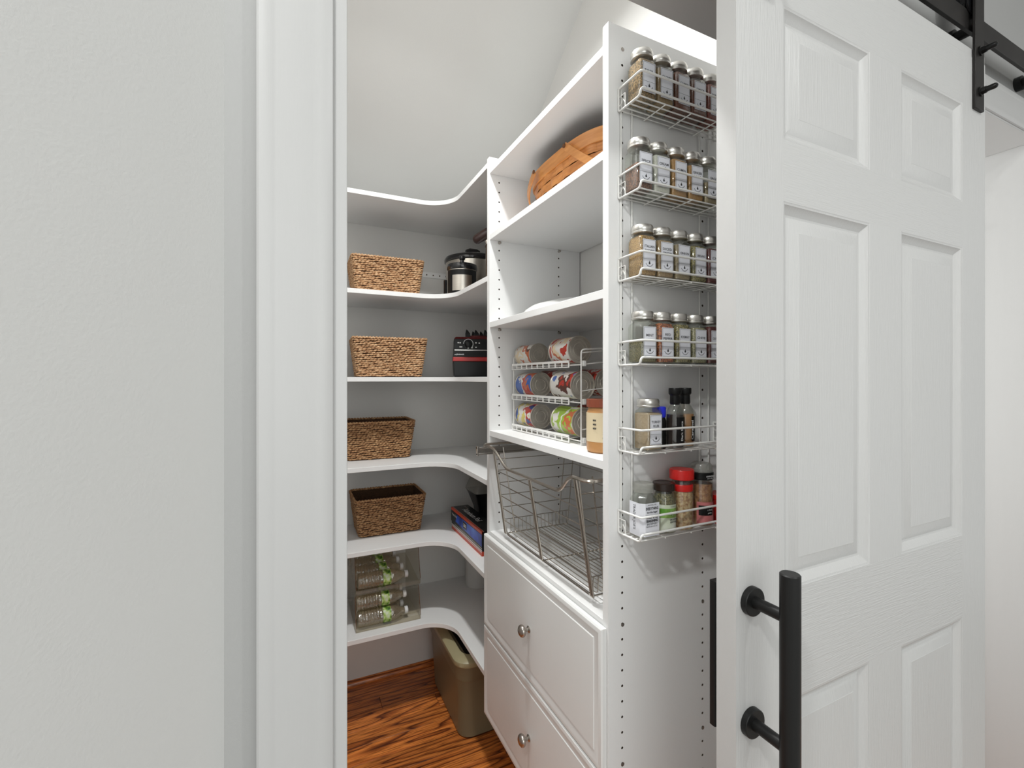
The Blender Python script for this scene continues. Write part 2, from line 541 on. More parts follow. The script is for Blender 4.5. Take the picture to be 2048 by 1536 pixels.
# hang rail and cleat on the back wall
def rail(z, nm):
    b = B(); b.box(-0.12, 0.93, 2.1495, 2.155, z - .013, z + .013)
    b.box(-0.12, 0.93, 2.1475, 2.1495, z + .009, z + .013)
    r = b.build(nm, 'mel'); tag(r, 'thin white metal hang rail with small slots on the wall behind the slow cookers', 'rail')
    h = B()
    x = -0.1
    while x < .92:
        h.lathe([(.0035, 0), (.0035, -.0006)], (x, 2.1495, z), 'Y', 8)
        x += .032
    q = h.build('screw_hole', 'hole', r); q['kind'] = 'stuff'
    return r
rail(1.868, 'hang_rail')

# ============================================================ corner shelves
XR, XF = 0.93, 0.575
YF, YB = 1.80, 2.154
def lshelf(z0, label):
    t = 0.0175
    r = 0.12
    poly = [(-0.119, YB), (-0.119, YF)]
    cx, cy = XF - r, YF - r
    for k in range(11):
        a = radians(90 - 90 * k / 10)
        poly.append((cx + r * cos(a), cy + r * sin(a)))
    poly += [(XF, 1.398), (XR - .001, 1.398), (XR - .001, YB)]
    b = B(); b.prism(poly, z0, z0 + t)
    o = b.build('corner_shelf', 'mel', smooth=30, bevel=.0009)
    tag(o, label, 'shelf', 'white L-shaped corner shelves')
    return z0 + t
S = {}
S[1] = lshelf(2.067, 'white L-shaped corner shelf at the top, right under the sloping ceiling, holding nothing')
S[2] = lshelf(1.6925, 'white L-shaped corner shelf holding the topmost woven basket and the slow cookers')
S[3] = lshelf(1.3590, 'white L-shaped corner shelf holding the second woven basket and the red and black blender base')
S[4] = lshelf(1.0165, 'white L-shaped corner shelf holding the woven basket that stands alone on its shelf')
S[5] = lshelf(0.6985, 'white L-shaped corner shelf holding the lowest woven basket and the foil and bag boxes')
S[6] = lshelf(0.3705, 'lowest white L-shaped corner shelf holding the water bottle dispenser')
cl = B().box(-0.118, 0.93, 2.137, 2.154, 0.332, 0.3700).build('shelf_cleat', 'mel', bevel=.0008)
tag(cl, 'white wall cleat screwed to the back wall under the lowest corner shelf', 'cleat')
for x in (0.03, 0.60):
    h = B(); h.lathe([(.004, 0), (.004, -.0005)], (x, 2.137, .352), 'Y', 8)
    h.build('screw', 'nickel', cl)

# ============================================================ storage tower
TY0, TY1 = 0.751, 1.396
TOP, BOT = 2.096, 0.255
tower = thing('storage_tower', 'white melamine storage tower with open shelves, drilled side panels and drawers beside the corner shelves', 'shelving unit', (XF, TY0, BOT))
HX = (0.610, 0.839)
def drilled(y_out, y_in, near):
    """side panel; holes drilled through both faces, on the 32 mm grid"""
    b = B()
    x0, x1 = XF, 0.927
    zs = []
    z = 0.993
    while z > BOT + .03: z -= .032
    while z + .032 < TOP - .02:
        z += .032; zs.append(z)
    zlo, zhi = zs[0] - .016, zs[-1] + .016
    hw = .016
    for yy, sg in ((y_out, -1), (y_in, 1)):
        def q(a, c, z0, z1):
            vs = [(a, yy, z0), (c, yy, z0), (c, yy, z1), (a, yy, z1)]
            b.use(0).add(vs, [(0, 1, 2, 3)] if sg < 0 else [(3, 2, 1, 0)])
        q(x0, x1, BOT, zlo); q(x0, x1, zhi, TOP)
        q(x0, HX[0] - hw, zlo, zhi); q(HX[0] + hw, HX[1] - hw, zlo, zhi); q(HX[1] + hw, x1, zlo, zhi)
        for hx in HX:
            for z in zs:
                sq = [(1, 0), (1, 1), (0, 1), (-1, 1), (-1, 0), (-1, -1), (0, -1), (1, -1)]
                r = .0028
                o8 = [(hx + a * hw, yy, z + c * .016) for a, c in sq]
                i8 = [(hx + r * cos(radians(45 * k)), yy, z + r * sin(radians(45 * k))) for k in range(8)]
                d8 = [(p[0], yy - sg * .0085, p[2]) for p in i8]
                fs = [(k, (k + 1) % 8, 8 + (k + 1) % 8, 8 + k) for k in range(8)]
                if sg > 0: fs = [tuple(reversed(f)) for f in fs]
                b.use(0).add(o8 + i8, fs)
                b.use(1).add(i8 + d8, [(k, 8 + k, 8 + (k + 1) % 8, (k + 1) % 8) for k in range(8)] + [tuple(range(8, 16))])
    b.use(0)
    ya, yb = y_out, y_in
    b.add([(x0, ya, BOT), (x0, yb, BOT), (x0, yb, TOP), (x0, ya, TOP)], [(3, 2, 1, 0)])
    b.add([(x1, ya, BOT), (x1, yb, BOT), (x1, yb, TOP), (x1, ya, TOP)], [(0, 1, 2, 3)])
    b.add([(x0, ya, TOP), (x1, ya, TOP), (x1, yb, TOP), (x0, yb, TOP)], [(0, 1, 2, 3)])
    b.add([(x0, ya, BOT), (x1, ya, BOT), (x1, yb, BOT), (x0, yb, BOT)], [(3, 2, 1, 0)])
    return b.build('side_panel', ['mel', 'hole'], tower, smooth=0)
drilled(TY0, TY0 + .0185, True)
drilled(TY1 - .0185, TY1, False)
IY0, IY1 = TY0 + .019, TY1 - .019
TS = {}
for k, (z0) in enumerate([2.0405, 1.8235, 1.5370, 1.1825, 0.8540, BOT + .002]):
    s_ = B().box(XF + .001, .926, IY0, IY1, z0, z0 + .0185).build('shelf', 'mel', tower, bevel=.0009)
    TS[k + 1] = z0 + .0185
# shelf pins and screw caps
for k, z in ((2, 1.8235), (3, 1.5370)):
    for hx in HX:
        for yy, sg in ((IY1, -1), (IY0, 1)):
            b = B(); b.lathe([(.0045, 0), (.0045, sg * .008), (.003, sg * .009)], (hx, yy, z - .006), 'Y', 10)
            b.build('shelf_pin', 'nickel', tower)
for z in (2.052, 0.865, 0.577):
    for hx in HX:
        b = B(); b.lathe([(.0042, 0), (.0042, -.0006), (.0025, -.0008)], (hx + .001, TY0, z - .002), 'Y', 10)
        b.build('screw_cap', 'nickel', tower)
# toe filler strip behind basket shelf front (rail between shelf and drawers)
# drawers
def drawer(z0, z1, kz):
    f = XF - .014
    y0, y1 = TY0 + .005, TY1 - .001
    rings = []
    for ins, x in ((0, XF - .001), (0, f + .004), (.003, f + .0012), (.010, f), (.013, f + .0008), (.024, f + .0030), (.029, f + .0034), (.031, f + .0018)):
        rings.append([(x, y1 - ins, z0 + ins), (x, y0 + ins, z0 + ins), (x, y0 + ins, z1 - ins), (x, y1 - ins, z1 - ins)])
    b = B(); b.loft(rings)
    d = b.build('drawer', 'draw', tower, smooth=25)
    bx = B(); bx.box(XF + .002, .90, IY0 + .013, IY1 - .013, z0 + .03, z0 + .036)
    for yy in (IY0 + .013, IY1 - .025): bx.box(XF + .002, .90, yy, yy + .012, z0 + .036, z1 - .06)
    bx.box(.888, .90, IY0 + .025, IY1 - .025, z0 + .036, z1 - .06)
    bx.build('drawer_box', 'mel', d)
    kb = B()
    kb.lathe([(.0085, 0), (.0088, -.0015), (.0075, -.003), (.0050, -.0045), (.0048, -.009), (.0065, -.012), (.0125, -.0145), (.0155, -.018),
              (.0160, -.0215), (.0140, -.026), (.0090, -.0292), (.003, -.0302)], (f + .0018, (y0 + y1) / 2, kz), 'X', 24)
    kb.build('knob', 'nickel', d)
drawer(.566, .861, .704)
drawer(.272, .563, .415)
# slide rails of the wire basket
for yy, xs_ in ((IY1 - .012, .528), (IY0, .64)):
    b = B(); b.box(xs_, .88, yy, yy + .012, 1.1250, 1.1300); b.box(xs_, .88, yy, yy + .012, 1.1450, 1.1500)
    b.box(xs_ + .007, .88, yy + (.008 if yy > 1 else 0), yy + (.012 if yy > 1 else .004), 1.13, 1.145)
    b.box(xs_, xs_ + .0055, yy - .001 * (yy > 1), yy + .013 - .001 * (yy > 1), 1.122, 1.153)
    b.build('slide_rail', 'chrome', tower, bevel=.0008)

# ============================================================ pull-out wire basket
wb = thing('wire_basket', 'satin nickel pull-out wire basket with a dipped front rim inside the tower, above the drawers', 'basket', (.58, 1.06, .90))
rimz, scp = 1.157, 1.110
b = B()
pts = [(.87, 1.362, rimz), (.545, 1.362, rimz + .002), (.549, 1.275, rimz - .002), (.552, 1.196, scp), (.552, .902, scp), (.549, .853, rimz - .001), (.545, .782, rimz), (.87, .782, rimz)]
b.tube(rnd(pts, .022, 5), .0042, 8)
b.tube([(.87, .782, rimz), (.87, 1.362, rimz)], .0036, 8)
b.build('rim', 'wiremetal', wb)
BZ = .893
for yt, yb_ in ((1.284, 1.281), (1.052, 1.052), (.836, .826)):
    b = B()
    for d in (-.0045, .0045):
        zt = scp if abs(yt - 1.05) < .1 else rimz - .004
        b.tube([(.552 - (.001 if yt != 1.052 else 0), yt + d, zt), (.589, yb_ + d, BZ)], .0024, 6)
    b.tube([(.5515, yt - .0045, zt - .002), (.5515, yt + .0045, zt - .002)], .0024, 6)
    b.tube([(.589, yb_ - .0045, BZ), (.589, yb_ + .0045, BZ)], .0024, 6)
    b.build('front_post', 'wiremetal', wb)
b = B()
def side_y(z, s_):  # side walls lean a little
    t = (z - BZ) / (rimz - BZ)
    return (1.283 + .012 * t) if s_ > 0 else (.829 - .006 * t)
def front_x(z): return .589 - .037 * (z - BZ) / (rimz - BZ)
def back_x(z): return .815 + .035 * (z - BZ) / (rimz - BZ)
for k in range(1, 6):
    z = BZ + .038 * k + .004
    b.tube(rnd([(front_x(z), side_y(z, -1), z), (back_x(z), side_y(z, -1), z), (back_x(z), side_y(z, 1), z), (front_x(z), side_y(z, 1), z), (front_x(z), side_y(z, -1), z)], .006, 3), .0014, 5)
z = BZ + .228
b.tube([(front_x(z), side_y(z, 1), z), (back_x(z), side_y(z, 1), z), (back_x(z), side_y(z, -1), z), (front_x(z), side_y(z, -1), z)], .0014, 5)
for s_ in (-1, 1):
    for fx in (front_x, back_x):
        for tt in (0, .035):
            b.tube([(fx(BZ) + (tt if fx is front_x else -tt), side_y(BZ, s_), BZ), (fx(rimz) + (tt if fx is front_x else -tt), side_y(rimz, s_), rimz)], .0018, 6)
for s_, yy in ((1, 1.362), (-1, .782)):
    for x in (.56, .70, .85):
        b.tube([(x, side_y(rimz, s_), rimz - .003), (x, yy, rimz)], .0018, 6)
b.build('side_wires', 'wiremetal', wb)['kind'] = 'stuff'
b = B()
n = 17
for k in range(n):
    x = .594 + (.810 - .594) * k / (n - 1)
    b.tube(rnd([(x, .829, BZ + .040), (x, .831, BZ), (x, 1.281, BZ), (x, 1.283, BZ + .040)], .010, 3), .0013, 5)
b.tube(rnd([(.590, .829, BZ - .001), (.815, .829, BZ - .001), (.815, 1.283, BZ - .001), (.590, 1.283, BZ - .001), (.590, .84, BZ - .001)], .02, 3), .0020, 6)
for y in (1.052,):
    b.tube([(.590, y, BZ - .003), (.815, y, BZ - .003)], .0020, 6)
b.build('base_wires', 'wiremetal', wb)['kind'] = 'stuff'

# ============================================================ sliding barn door
DY0, DY1 = 0.473, 0.508
DX0, DX1 = 0.598, 1.418
DZ0, DZ1 = 0.051, 2.102
door = thing('door_1', 'white six-panel door hung as a sliding barn door', 'door', (DX0, DY0, DZ0))
door['kind'] = 'structure'
b = B()
PX = [(.708, .954), (1.062, 1.310)]
PZ = [(.28, .852), (1.030, 1.656), (1.754, 1.971)]
def panel_rings(x0, x1, z0, z1, yf, s_):
    seq = [(0, 0), (.0015, .0008), (.004, .0012), (.0055, .0030), (.012, .0072), (.0165, .0100), (.020, .0105), (.030, .0072), (.0445, .0042), (.0455, .0036)]
    return [[(x0 + i, yf + s_ * d, z0 + i), (x1 - i, yf + s_ * d, z0 + i), (x1 - i, yf + s_ * d, z1 - i), (x0 + i, yf + s_ * d, z1 - i)] for i, d in seq]
XS = [DX0, .708, .954, 1.062, 1.310, DX1]
ZS = [DZ0, .28, .852, 1.030, 1.656, 1.754, 1.971, 2.083]
for yf, s_ in ((DY0, 1), (DY1, -1)):
    for i in range(5):
        for j in range(7):
            x0, x1, z0, z1 = XS[i], XS[i + 1], ZS[j], ZS[j + 1]
            if i in (1, 3) and j in (1, 3, 5):
                b.use(0)
                rg = panel_rings(x0, x1, z0, z1, yf, s_)
                if s_ < 0: rg = [list(reversed(r)) for r in rg]
                b.loft(rg, False, True)
            else:
                b.use(1 if (i not in (0, 5 - 1) and j in (0, 2, 4, 6)) else 0)
                vs = [(x0, yf, z0), (x1, yf, z0), (x1, yf, z1), (x0, yf, z1)]
                b.add(vs, [(0, 1, 2, 3)] if s_ > 0 else [(3, 2, 1, 0)])
b.use(0)
for x, f in ((DX0, (0, 3, 2, 1)), (DX1, (0, 1, 2, 3))):
    b.add([(x, DY0, DZ0), (x, DY1, DZ0), (x, DY1, 2.083), (x, DY0, 2.083)], [tuple(reversed(f)) if x == DX0 else (0, 1, 2, 3)])
b.add([(DX0, DY0, DZ0), (DX1, DY0, DZ0), (DX1, DY1, DZ0), (DX0, DY1, DZ0)], [(3, 2, 1, 0)])
b.add([(DX0, DY0, 2.083), (DX1, DY0, 2.083), (DX1, DY1, 2.083), (DX0, DY1, 2.083)], [(0, 1, 2, 3)])
b.build('slab', ['door', 'doorh'], door, smooth=22)
B().box(DX0, DX1, DY0 + .0008, DY1, 2.0835, DZ1).build('top_strip', 'door', door, bevel=.001)
# pull handle
ph = B()
hx, hy = .6295, .4106
ph.lathe([(.012, -.001), (.0135, 0), (.0135, .311), (.012, .3125)], (hx, hy, .784), 'Z', 28)
handle = ph.build('pull_handle', 'blackm', door)
for z in (1.032, .847):
    q = B(); q.lathe([(.0090, 0), (.0090, .056)], (hx, hy + .002, z), 'Y', 20); q.build('handle_post', 'blackm', handle)
    q = B(); q.lathe([(.0205, -.009), (.0215, -.0082), (.0218, 0)], (hx, DY0 - .0002, z), 'Y', 28); q.build('handle_flange', 'blackm', handle)
q = B(); q.loft([rrect(.0115, .006, .003, .810, cx=.6215, cy=.5270), rrect(.0115, .006, .003, 1.043, cx=.6215, cy=.5270)])
bh = q.build('back_pull', 'blackm', door)
q = B()
for z in (.835, 1.018): q.lathe([(.006, 0), (.006, .014)], (.6215, DY1, z), 'Y', 14)
q.build('pull_mount', 'blackm', bh)
# hanger strap with roller
sx = 1.3790
SX0, SX1 = 1.3545, 1.3955
hanger = B().box(SX0, SX1, .4665, .4725, 1.968, 2.275).build('hanger_strap', 'trackm', door, bevel=.0012)
hanger['label'] = 'dark steel hanger strap with two bolts'
for z in (2.098, 2.008):
    q = B(); q.lathe([(.0105, 0), (.0105, -.0025), (.0085, -.0030)], ((SX0 + SX1) / 2, .4663, z), 'Y', 18)
    q.lathe([(.0080, -.002), (.0080, -.010)], ((SX0 + SX1) / 2, .4663, z), 'Y', 6)
    q.lathe([(.0058, -.010), (.0060, -.024), (.0045, -.027), (.002, -.0283)], ((SX0 + SX1) / 2, .4663, z), 'Y', 14)
    q.build('bolt', 'blackp', hanger)
q = B()
q.lathe([(.040, .4750), (.046, .4755), (.046, .4785), (.037, .4800), (.037, .4900), (.046, .4915), (.046, .4945), (.040, .495)], ((SX0 + SX1) / 2, 0, 2.2285), 'Y', 32)
q.lathe([(.012, .455), (.012, .4750)], ((SX0 + SX1) / 2, 0, 2.2285), 'Y', 6)
q.build('roller', 'blackg', hanger)
h2 = hanger.copy(); COL.objects.link(h2); h2.location = (-.72, 0, 0)
for ch in list(hanger.children):
    c = ch.copy(); COL.objects.link(c); c.parent = h2
# track
track = thing('door_track', 'flat black steel barn door track on the wall above the white door', 'track', (.1, .482, 2.147))
B().box(-0.02, 2.45, .4795, .4870, 2.149, 2.1935).build('track_bar', 'trackm', track, bevel=.0008)
for x in (.25, .63, 1.010, 1.397, 1.772, 2.15):
    q = B(); q.lathe([(.0115, .4875), (.0115, .5150), (.0185, .5160), (.0185, .5300)], (x, 0, 2.169), 'Y', 20)
    st = q.build('standoff', 'blackm', track)
    q = B(); q.lathe([(.010, .4795), (.010, .4740), (.008, .4725)], (x, 0, 2.169), 'Y', 6)
    q.build('bolt_head', 'blackp', st)

# ============================================================ spice rack
RX0, RX1 = .599, .872
RF, RB = .682, .7485
rack = thing('spice_rack', 'white vinyl-coated six-tier wire spice rack on the side panel of the tower', 'rack', (RX0, RB, 1.05))
TZ = [1.916, 1.738, 1.569, 1.398, 1.224, 1.056]
for z0 in TZ:
    b = B()
    # bottom frame: back, along the sides, kick up at the front
    p = [(RX0, RB, z0 + .047), (RX0, RB, z0), (RX0 + .001, RF + .004, z0), (RX0 + .001, RF, z0 + .014), (RX1 - .001, RF, z0 + .014), (RX1 - .001, RF + .004, z0), (RX1, RB, z0), (RX1, RB, z0 + .047)]
    p2 = [Vector(p[0]), Vector(p[1])] + [Vector(q) for q in p[2:]]
    b.tube(rnd(p2, .006, 3), .0023, 8)
    # upper rail
    b.tube(rnd([(RX0, RB, z0 + .046), (RX0 + .001, RF, z0 + .047), (RX1 - .001, RF, z0 + .047), (RX1, RB, z0 + .046)], .006, 3), .0023, 8)
    tier = b.build('wire_tier', 'wire_w', rack, smooth=60)
    b = B()
    for yy in (.6875, .7020, .7165, .7310, .7430):
        b.tube([(RX0 + .001, yy, z0 + .0004), (RX1 - .001, yy, z0 + .0002)], .0015, 6)
    for x in (.665, .735, .806):
        b.tube([(x, RF + .003, z0 - .0014), (x, RB, z0 - .0014)], .0013, 6)
    b.build('floor_wires', 'wire_w', tier, smooth=60)['kind'] = 'stuff'
    b = B()
    for x in (RX0 + .0005, RX1 - .0005):
        b.tube([(x, RB, z0 + .029), (x, .7285, z0 + .029), (x, .7285, z0 + .0015)], .0012, 5)
        b.tube([(x, RB - .001, z0 + .011), (x, .7405, z0 + .012), (x, .735, z0 + .020), (x, .7285, z0 + .010)], .0012, 5)
    b.build('side_wires', 'wire_w', tier, smooth=60)['kind'] = 'stuff'
for x in (.6045, .6325, .8260, .8540):
    B().tube([(x, RB - .001, 1.056), (x, RB - .001, 1.962)], .0021, 8).build('post', 'wire_w', rack, smooth=60)

# contents materials
PC = {
    'leaf': powder('dried_brown_leaf', (0.36, 0.22, 0.10), (0.10, 0.07, 0.03), 180),
    'tan': powder('tan_powder', (0.42, 0.28, 0.14), (0.30, 0.19, 0.09)),
    'rust': powder('rust_powder', (0.22, 0.055, 0.022), (0.13, 0.03, 0.012)),
    'redpow': powder('red_powder', (0.33, 0.045, 0.02), (0.18, 0.022, 0.012)),
    'brown': powder('brown_granules', (0.22, 0.09, 0.045), (0.05, 0.018, 0.01), 220),
    'salt': powder('white_salt', (0.72, 0.71, 0.66), (0.62, 0.60, 0.56)),
    'amber': powder('amber_powder', (0.50, 0.27, 0.08), (0.40, 0.20, 0.06)),
    'gold': powder('golden_granules', (0.45, 0.27, 0.09), (0.20, 0.10, 0.03), 330),
    'greytan': powder('grey_tan_powder', (0.40, 0.31, 0.18), (0.28, 0.21, 0.12)),
    'olive': powder('olive_flakes', (0.36, 0.30, 0.12), (0.08, 0.07, 0.03), 210),
    'green': powder('green_herb_flakes', (0.20, 0.17, 0.065), (0.06, 0.055, 0.02), 240),
    'chili': powder('red_pepper_flakes', (0.50, 0.16, 0.05), (0.14, 0.02, 0.012), 200),
    'palegreen': powder('pale_green_flakes', (0.38, 0.34, 0.20), (0.16, 0.15, 0.08), 240),
    'maroon': powder('dark_red_powder', (0.14, 0.016, 0.014), (0.08, 0.01, 0.008)),
    'beige': powder('beige_powder', (0.50, 0.37, 0.24), (0.44, 0.32, 0.20)),
}
JH = .0215      # half width


def jar_meshes():
    prof = [(.0195, .0008, .004), (.0213, .003, .006), (.0215, .006, .006), (.0215, .074, .006), (.0200, .0795, .008), (.0175, .0830, .012), (.0172, .0860, .0165), (.0172, .0900, .0168)]
    outer = [rrect(h_, h_, r_, z, 4) for h_, z, r_ in prof]
    th = .0014
    inner = [rrect(h_ - th, h_ - th, max(.002, r_ - th), max(z, .003), 4) for h_, z, r_ in prof]
    b = B()
    b.loft(outer, True, False)
    b.loft([list(reversed(r)) for r in inner], True, False)
    return b


def lid_mesh(z=.0875):
    b = B()
    b.lathe([(.0205, z), (.0222, z + .001), (.0225, z + .004), (.0215, z + .005), (.0222, z + .0065), (.0222, z + .0125), (.0205, z + .0165), (.017, z + .0175)], (0, 0, 0), 'Z', 28)
    return b


JARS = {}
def spice_jar(loc, fill, cont, words, label, first={}):
    r = thing('spice_jar', label, 'jar', (0, 0, 0), 'square spice jars in the wire rack')
    if 'g' not in first:
        g = jar_meshes().build('glass_body', 'glass', r, smooth=40); first['g'] = g.data
        l = lid_mesh().build('lid', 'silver', r); first['l'] = l.data
        lb = B()
        lb.box(-.0155, .0155, -.02200, -.02155, .014, .073)
        lo = lb.build('label', 'label', r, bevel=0); first['lb'] = lo.data
    else:
        for nm, k in (('glass_body', 'g'), ('lid', 'l'), ('label', 'lb')):
            o = bpy.data.objects.new(nm, first[k]); COL.objects.link(o); o.parent = r
            if nm == 'label': lo = o
    key = (cont, fill)
    if key not in first:
        b = B()
        hh = JH - .0020
        top = .0045 + .077 * fill
        b.loft([rrect(hh - .001, hh - .001, .004, .0045), rrect(hh, hh, .0045, .007), rrect(hh, hh, .0045, min(top, .0735))] +
               ([rrect(hh - .0025, hh - .0025, .006, top)] if top > .0735 else []))
        first[key] = b.build('contents', PC[cont], r, smooth=40).data
    else:
        o = bpy.data.objects.new('contents', first[key]); COL.objects.link(o); o.parent = r
    if words:
        n = len(words)
        for i, w in enumerate(words):
            text('lettering', w, (0, -.0221, .056 - i * .008 + (.003 if n > 1 else 0)), (1, 0, 0), (0, 0, 1), min(.024, .0042 * len(w) + .002), .0050, 'ink', lo, 0.01)
    if 'logo' not in first:
        b = B()   # thin frame line, rule, drop mark and curved caption
        y = -.02225
        b.box(-.0155, .0155, y, y + .0002, .0345, .0348)
        for x in (-.0142, .0139): b.box(x, x + .0003, y, y + .0002, .0155, .0715)
        b.box(-.0142, .0142, y, y + .0002, .0712, .0715); b.box(-.0142, .0142, y, y + .0002, .0155, .0158)
        b.add([(-.0022, y, .0265), (-.0014, y, .0243), (.0014, y, .0243), (.0024, y, .0262), (.0010, y, .0290), (.0006, y, .0318), (-.0012, y, .0285)], [(0, 1, 2, 3, 4, 5, 6)])
        for k in range(9):
            a = radians(218 + 13 * k)
            cx_, cz_ = .0105 * cos(a), .0325 + .0125 * sin(a)
            b.box(cx_ - .0007, cx_ + .0006, y, y + .0002, cz_ - .0009, cz_ + .0008)
        first['logo'] = b.build('label_print', 'ink', lo, smooth=0).data
    else:
        o = bpy.data.objects.new('label_print', first['logo']); COL.objects.link(o); o.parent = lo
    r.location = loc
    r.rotation_euler = (0, 0, radians(random.uniform(-2, 2)))
    return r


JX = [.631 + .0462 * i for i in range(5)]
JY = .7130
rows = [
    (0, [('leaf', 1, ['BASIL']), ('tan', .9, ['CLOVES']), ('rust', 1, ['CUMIN']), ('rust', .95, ['OMEGA']), ('redpow', 1, ['PAPRIKA'])],
     ['with coarse tan and brown leaf, leftmost on the top tier', 'with brown powder and the second label from the left on the top tier', 'with rust brown powder, middle of the top tier',
      'with rust powder and boldly lettered label, fourth on the top tier', 'with red powder, half behind the door on the top tier']),
    (1, [('brown', .62, ['SPICE']), ('salt', .95, ['CREAM', 'OF']), ('amber', .97, ['CUMIN']), ('amber', .9, ['GINGER', 'ROOT']), ('greytan', .55, ['SAGE'])],
     ['partly filled with dark brown granules, leftmost on the second tier', 'filled with white salt-like powder on the second tier', 'with light brown powder, middle of the second tier',
      'with orange tan powder, fourth on the second tier', 'with grey tan powder, beside the door edge on the second tier']),
    (2, [('gold', 1, ['ITALIAN', 'SEASONING']), ('tan', .95, ['DICED', 'ONION']), ('greytan', .9, ['ONION']), ('olive', .95, ['OREGANO']), ('maroon', .95, ['CHILI'])],
     ['with golden brown granules, leftmost on the third tier', 'with tan powder and two words on its label, second on the third tier', 'with pale sandy powder, middle of the third tier',
      'with olive flakes, fourth on the third tier', 'with dark red powder, beside the door edge on the third tier']),
    (3, [('green', .55, ['MINT']), ('chili', 1, ['RED', 'PEPPER']), ('olive', 1, ['ROSEMARY']), ('palegreen', .95, ['CHIVE']), ('maroon', 1, ['CAYENNE'])],
     ['half filled with dark green flakes, leftmost on the fourth tier', 'with red pepper flakes on the fourth tier', 'with yellow green flakes, middle of the fourth tier',
      'with pale green flakes, fourth on the fourth tier', 'with dark red powder, beside the door edge on the fourth tier']),
]
for ti, jars, labs in rows:
    for i, (c, f, w) in enumerate(jars):
        spice_jar((JX[i] + (-.003, -.011, -.002, -.001)[ti], JY, TZ[ti] + .0019), f, c, w, 'spice jar ' + labs[i])
spice_jar((.6445, JY, TZ[4] + .0019), .93, 'beige', ['TURKEY', 'RUB'], 'square glass spice jar with beige powder beside the black-capped bottles on the fifth tier')

# fifth tier bottles
def flask(loc, r, liquid, level, label, lab_text, side):
    t = thing('flask_bottle', label, 'bottle', (0, 0, 0), 'black-capped glass flask bottles')
    prof = [(r - .002, 0), (r, .002), (r, .066), (r - .0004, .073), (r - .0025, .080), (r - .007, .0875), (.0095, .0915), (.0085, .097)]
    b = B(); b.lathe(prof, seg=28, cap1=False)
    b.lathe([(q[0] - .0013, max(q[1], .0035)) for q in prof][::-1], seg=28, cap0=False)
    b.build('glass_body', 'glass', t)
    b = B(); b.lathe([(r - .0022, .0042), (r - .0018, .006), (r - .0018, level)], seg=28); b.build('sauce', liquid, t)
    b = B(); b.lathe([(.0092, .091), (.0105, .095), (.0100, .110), (.0122, .1130), (.0128, .1145), (.0128, .124), (.0120, .1255)], seg=20); b.build('cap', 'blackp', t)
    b = B()
    n = 8
    a0, a1 = side
    ring = [(cos(radians(a0 + (a1 - a0) * k / n)) * (r + .0004), sin(radians(a0 + (a1 - a0) * k / n)) * (r + .0004)) for k in range(n + 1)]
    b.loft([[(x, y, .014) for x, y in ring], [(x, y, .066) for x, y in ring]], False, False, closed=False)
    lb = b.build('label', 'blackp', t)
    text('lettering', lab_text, (0, -(r + .0006), .038), (0, 0, 1), (-1, 0, 0), .040, .0055, 'inkw', lb, .02)
    t.location = loc
    return t
M['soy'] = mat('dark_soy_sauce', (0.018, 0.006, 0.004), 0.15)
M['caramel'] = mat('caramel_sauce', (0.50, 0.24, 0.08), 0.3, var=.1, vscale=30)
flask((.7130, .709, TZ[4] + .0018), .0185, 'soy', .071, 'black-capped glass flask of dark sauce on the fifth tier of the spice rack', 'Dark Sauce', (-125, -35))
flask((.7500, .717, TZ[4] + .0018), .0190, 'caramel', .070, 'black-capped glass flask of caramel coloured sauce with a black label, fifth tier', 'Caramel', (-95, -35))
t = thing('small_bottle', 'small dark bottle with a bright blue cap behind the beige spice jar', 'bottle', (.6870, .727, TZ[4] + .0018))
b = B(); b.lathe([(.0130, 0), (.0142, .002), (.0142, .058), (.0115, .064)], (.6870, .727, TZ[4] + .0018), seg=20); b.build('body', 'blackp', t)
b = B(); b.lathe([(.0118, .0640), (.0136, .066), (.0140, .084), (.0125, .0865)], (.6870, .727, TZ[4] + .0018), seg=20); b.build('cap', 'bluecap', t)

# sixth tier jars
Z6 = TZ[5] + .0018
def octa(h, r_, z, cx, cy):
    return rrect(h, h, r_, z, 1, cx, cy)
c = (.6305, .7110)
t = thing('seasoning_jar', 'clear square jar with a white printed label, leftmost on the lowest wire tier', 'jar', (c[0], c[1], Z6))
b = B()
pr = [(.0215, .000, .007), (.0222, .002, .008), (.0222, .072, .008), (.0180, .084, .012), (.0175, .088, .013)]
b.loft([octa(h_, r_, Z6 + z, *c) for h_, z, r_ in pr], True, False)
b.loft([list(reversed(octa(h_ - .0013, r_, Z6 + max(z, .002), *c))) for h_, z, r_ in pr], True, False)
b.build('glass_body', 'glass', t, smooth=30)
b = B(); b.lathe([(.0190, .0870), (.0200, .088), (.0200, .103), (.0185, .1045)], (c[0], c[1], Z6), seg=28)
b.build('lid', 'smoke', t)
b = B(); b.loft([octa(.0203, .007, Z6 + .003, *c), octa(.0203, .007, Z6 + .020, *c)]); b.build('contents', PC['palegreen'], t, smooth=30)
b = B()
h_, r_ = .0226, .008
ring = [(c[0] - h_, c[1] + h_ - r_), (c[0] - h_, c[1] - h_ + r_), (c[0] - h_ + r_, c[1] - h_), (c[0] + h_ - r_, c[1] - h_)]
ring = [ring[0], ring[1], (c[0] - h_ + .0082, c[1] - h_ + .0001), (c[0] + h_ - .002, c[1] - h_ + .0001)]
b.loft([[(x, y, Z6 + .004) for x, y in ring], [(x, y, Z6 + .069) for x, y in ring]], False, False, closed=False)
lb = b.build('label', 'label', t, smooth=0)
yy = c[1] - h_ - .0001
xx = c[0] + .002
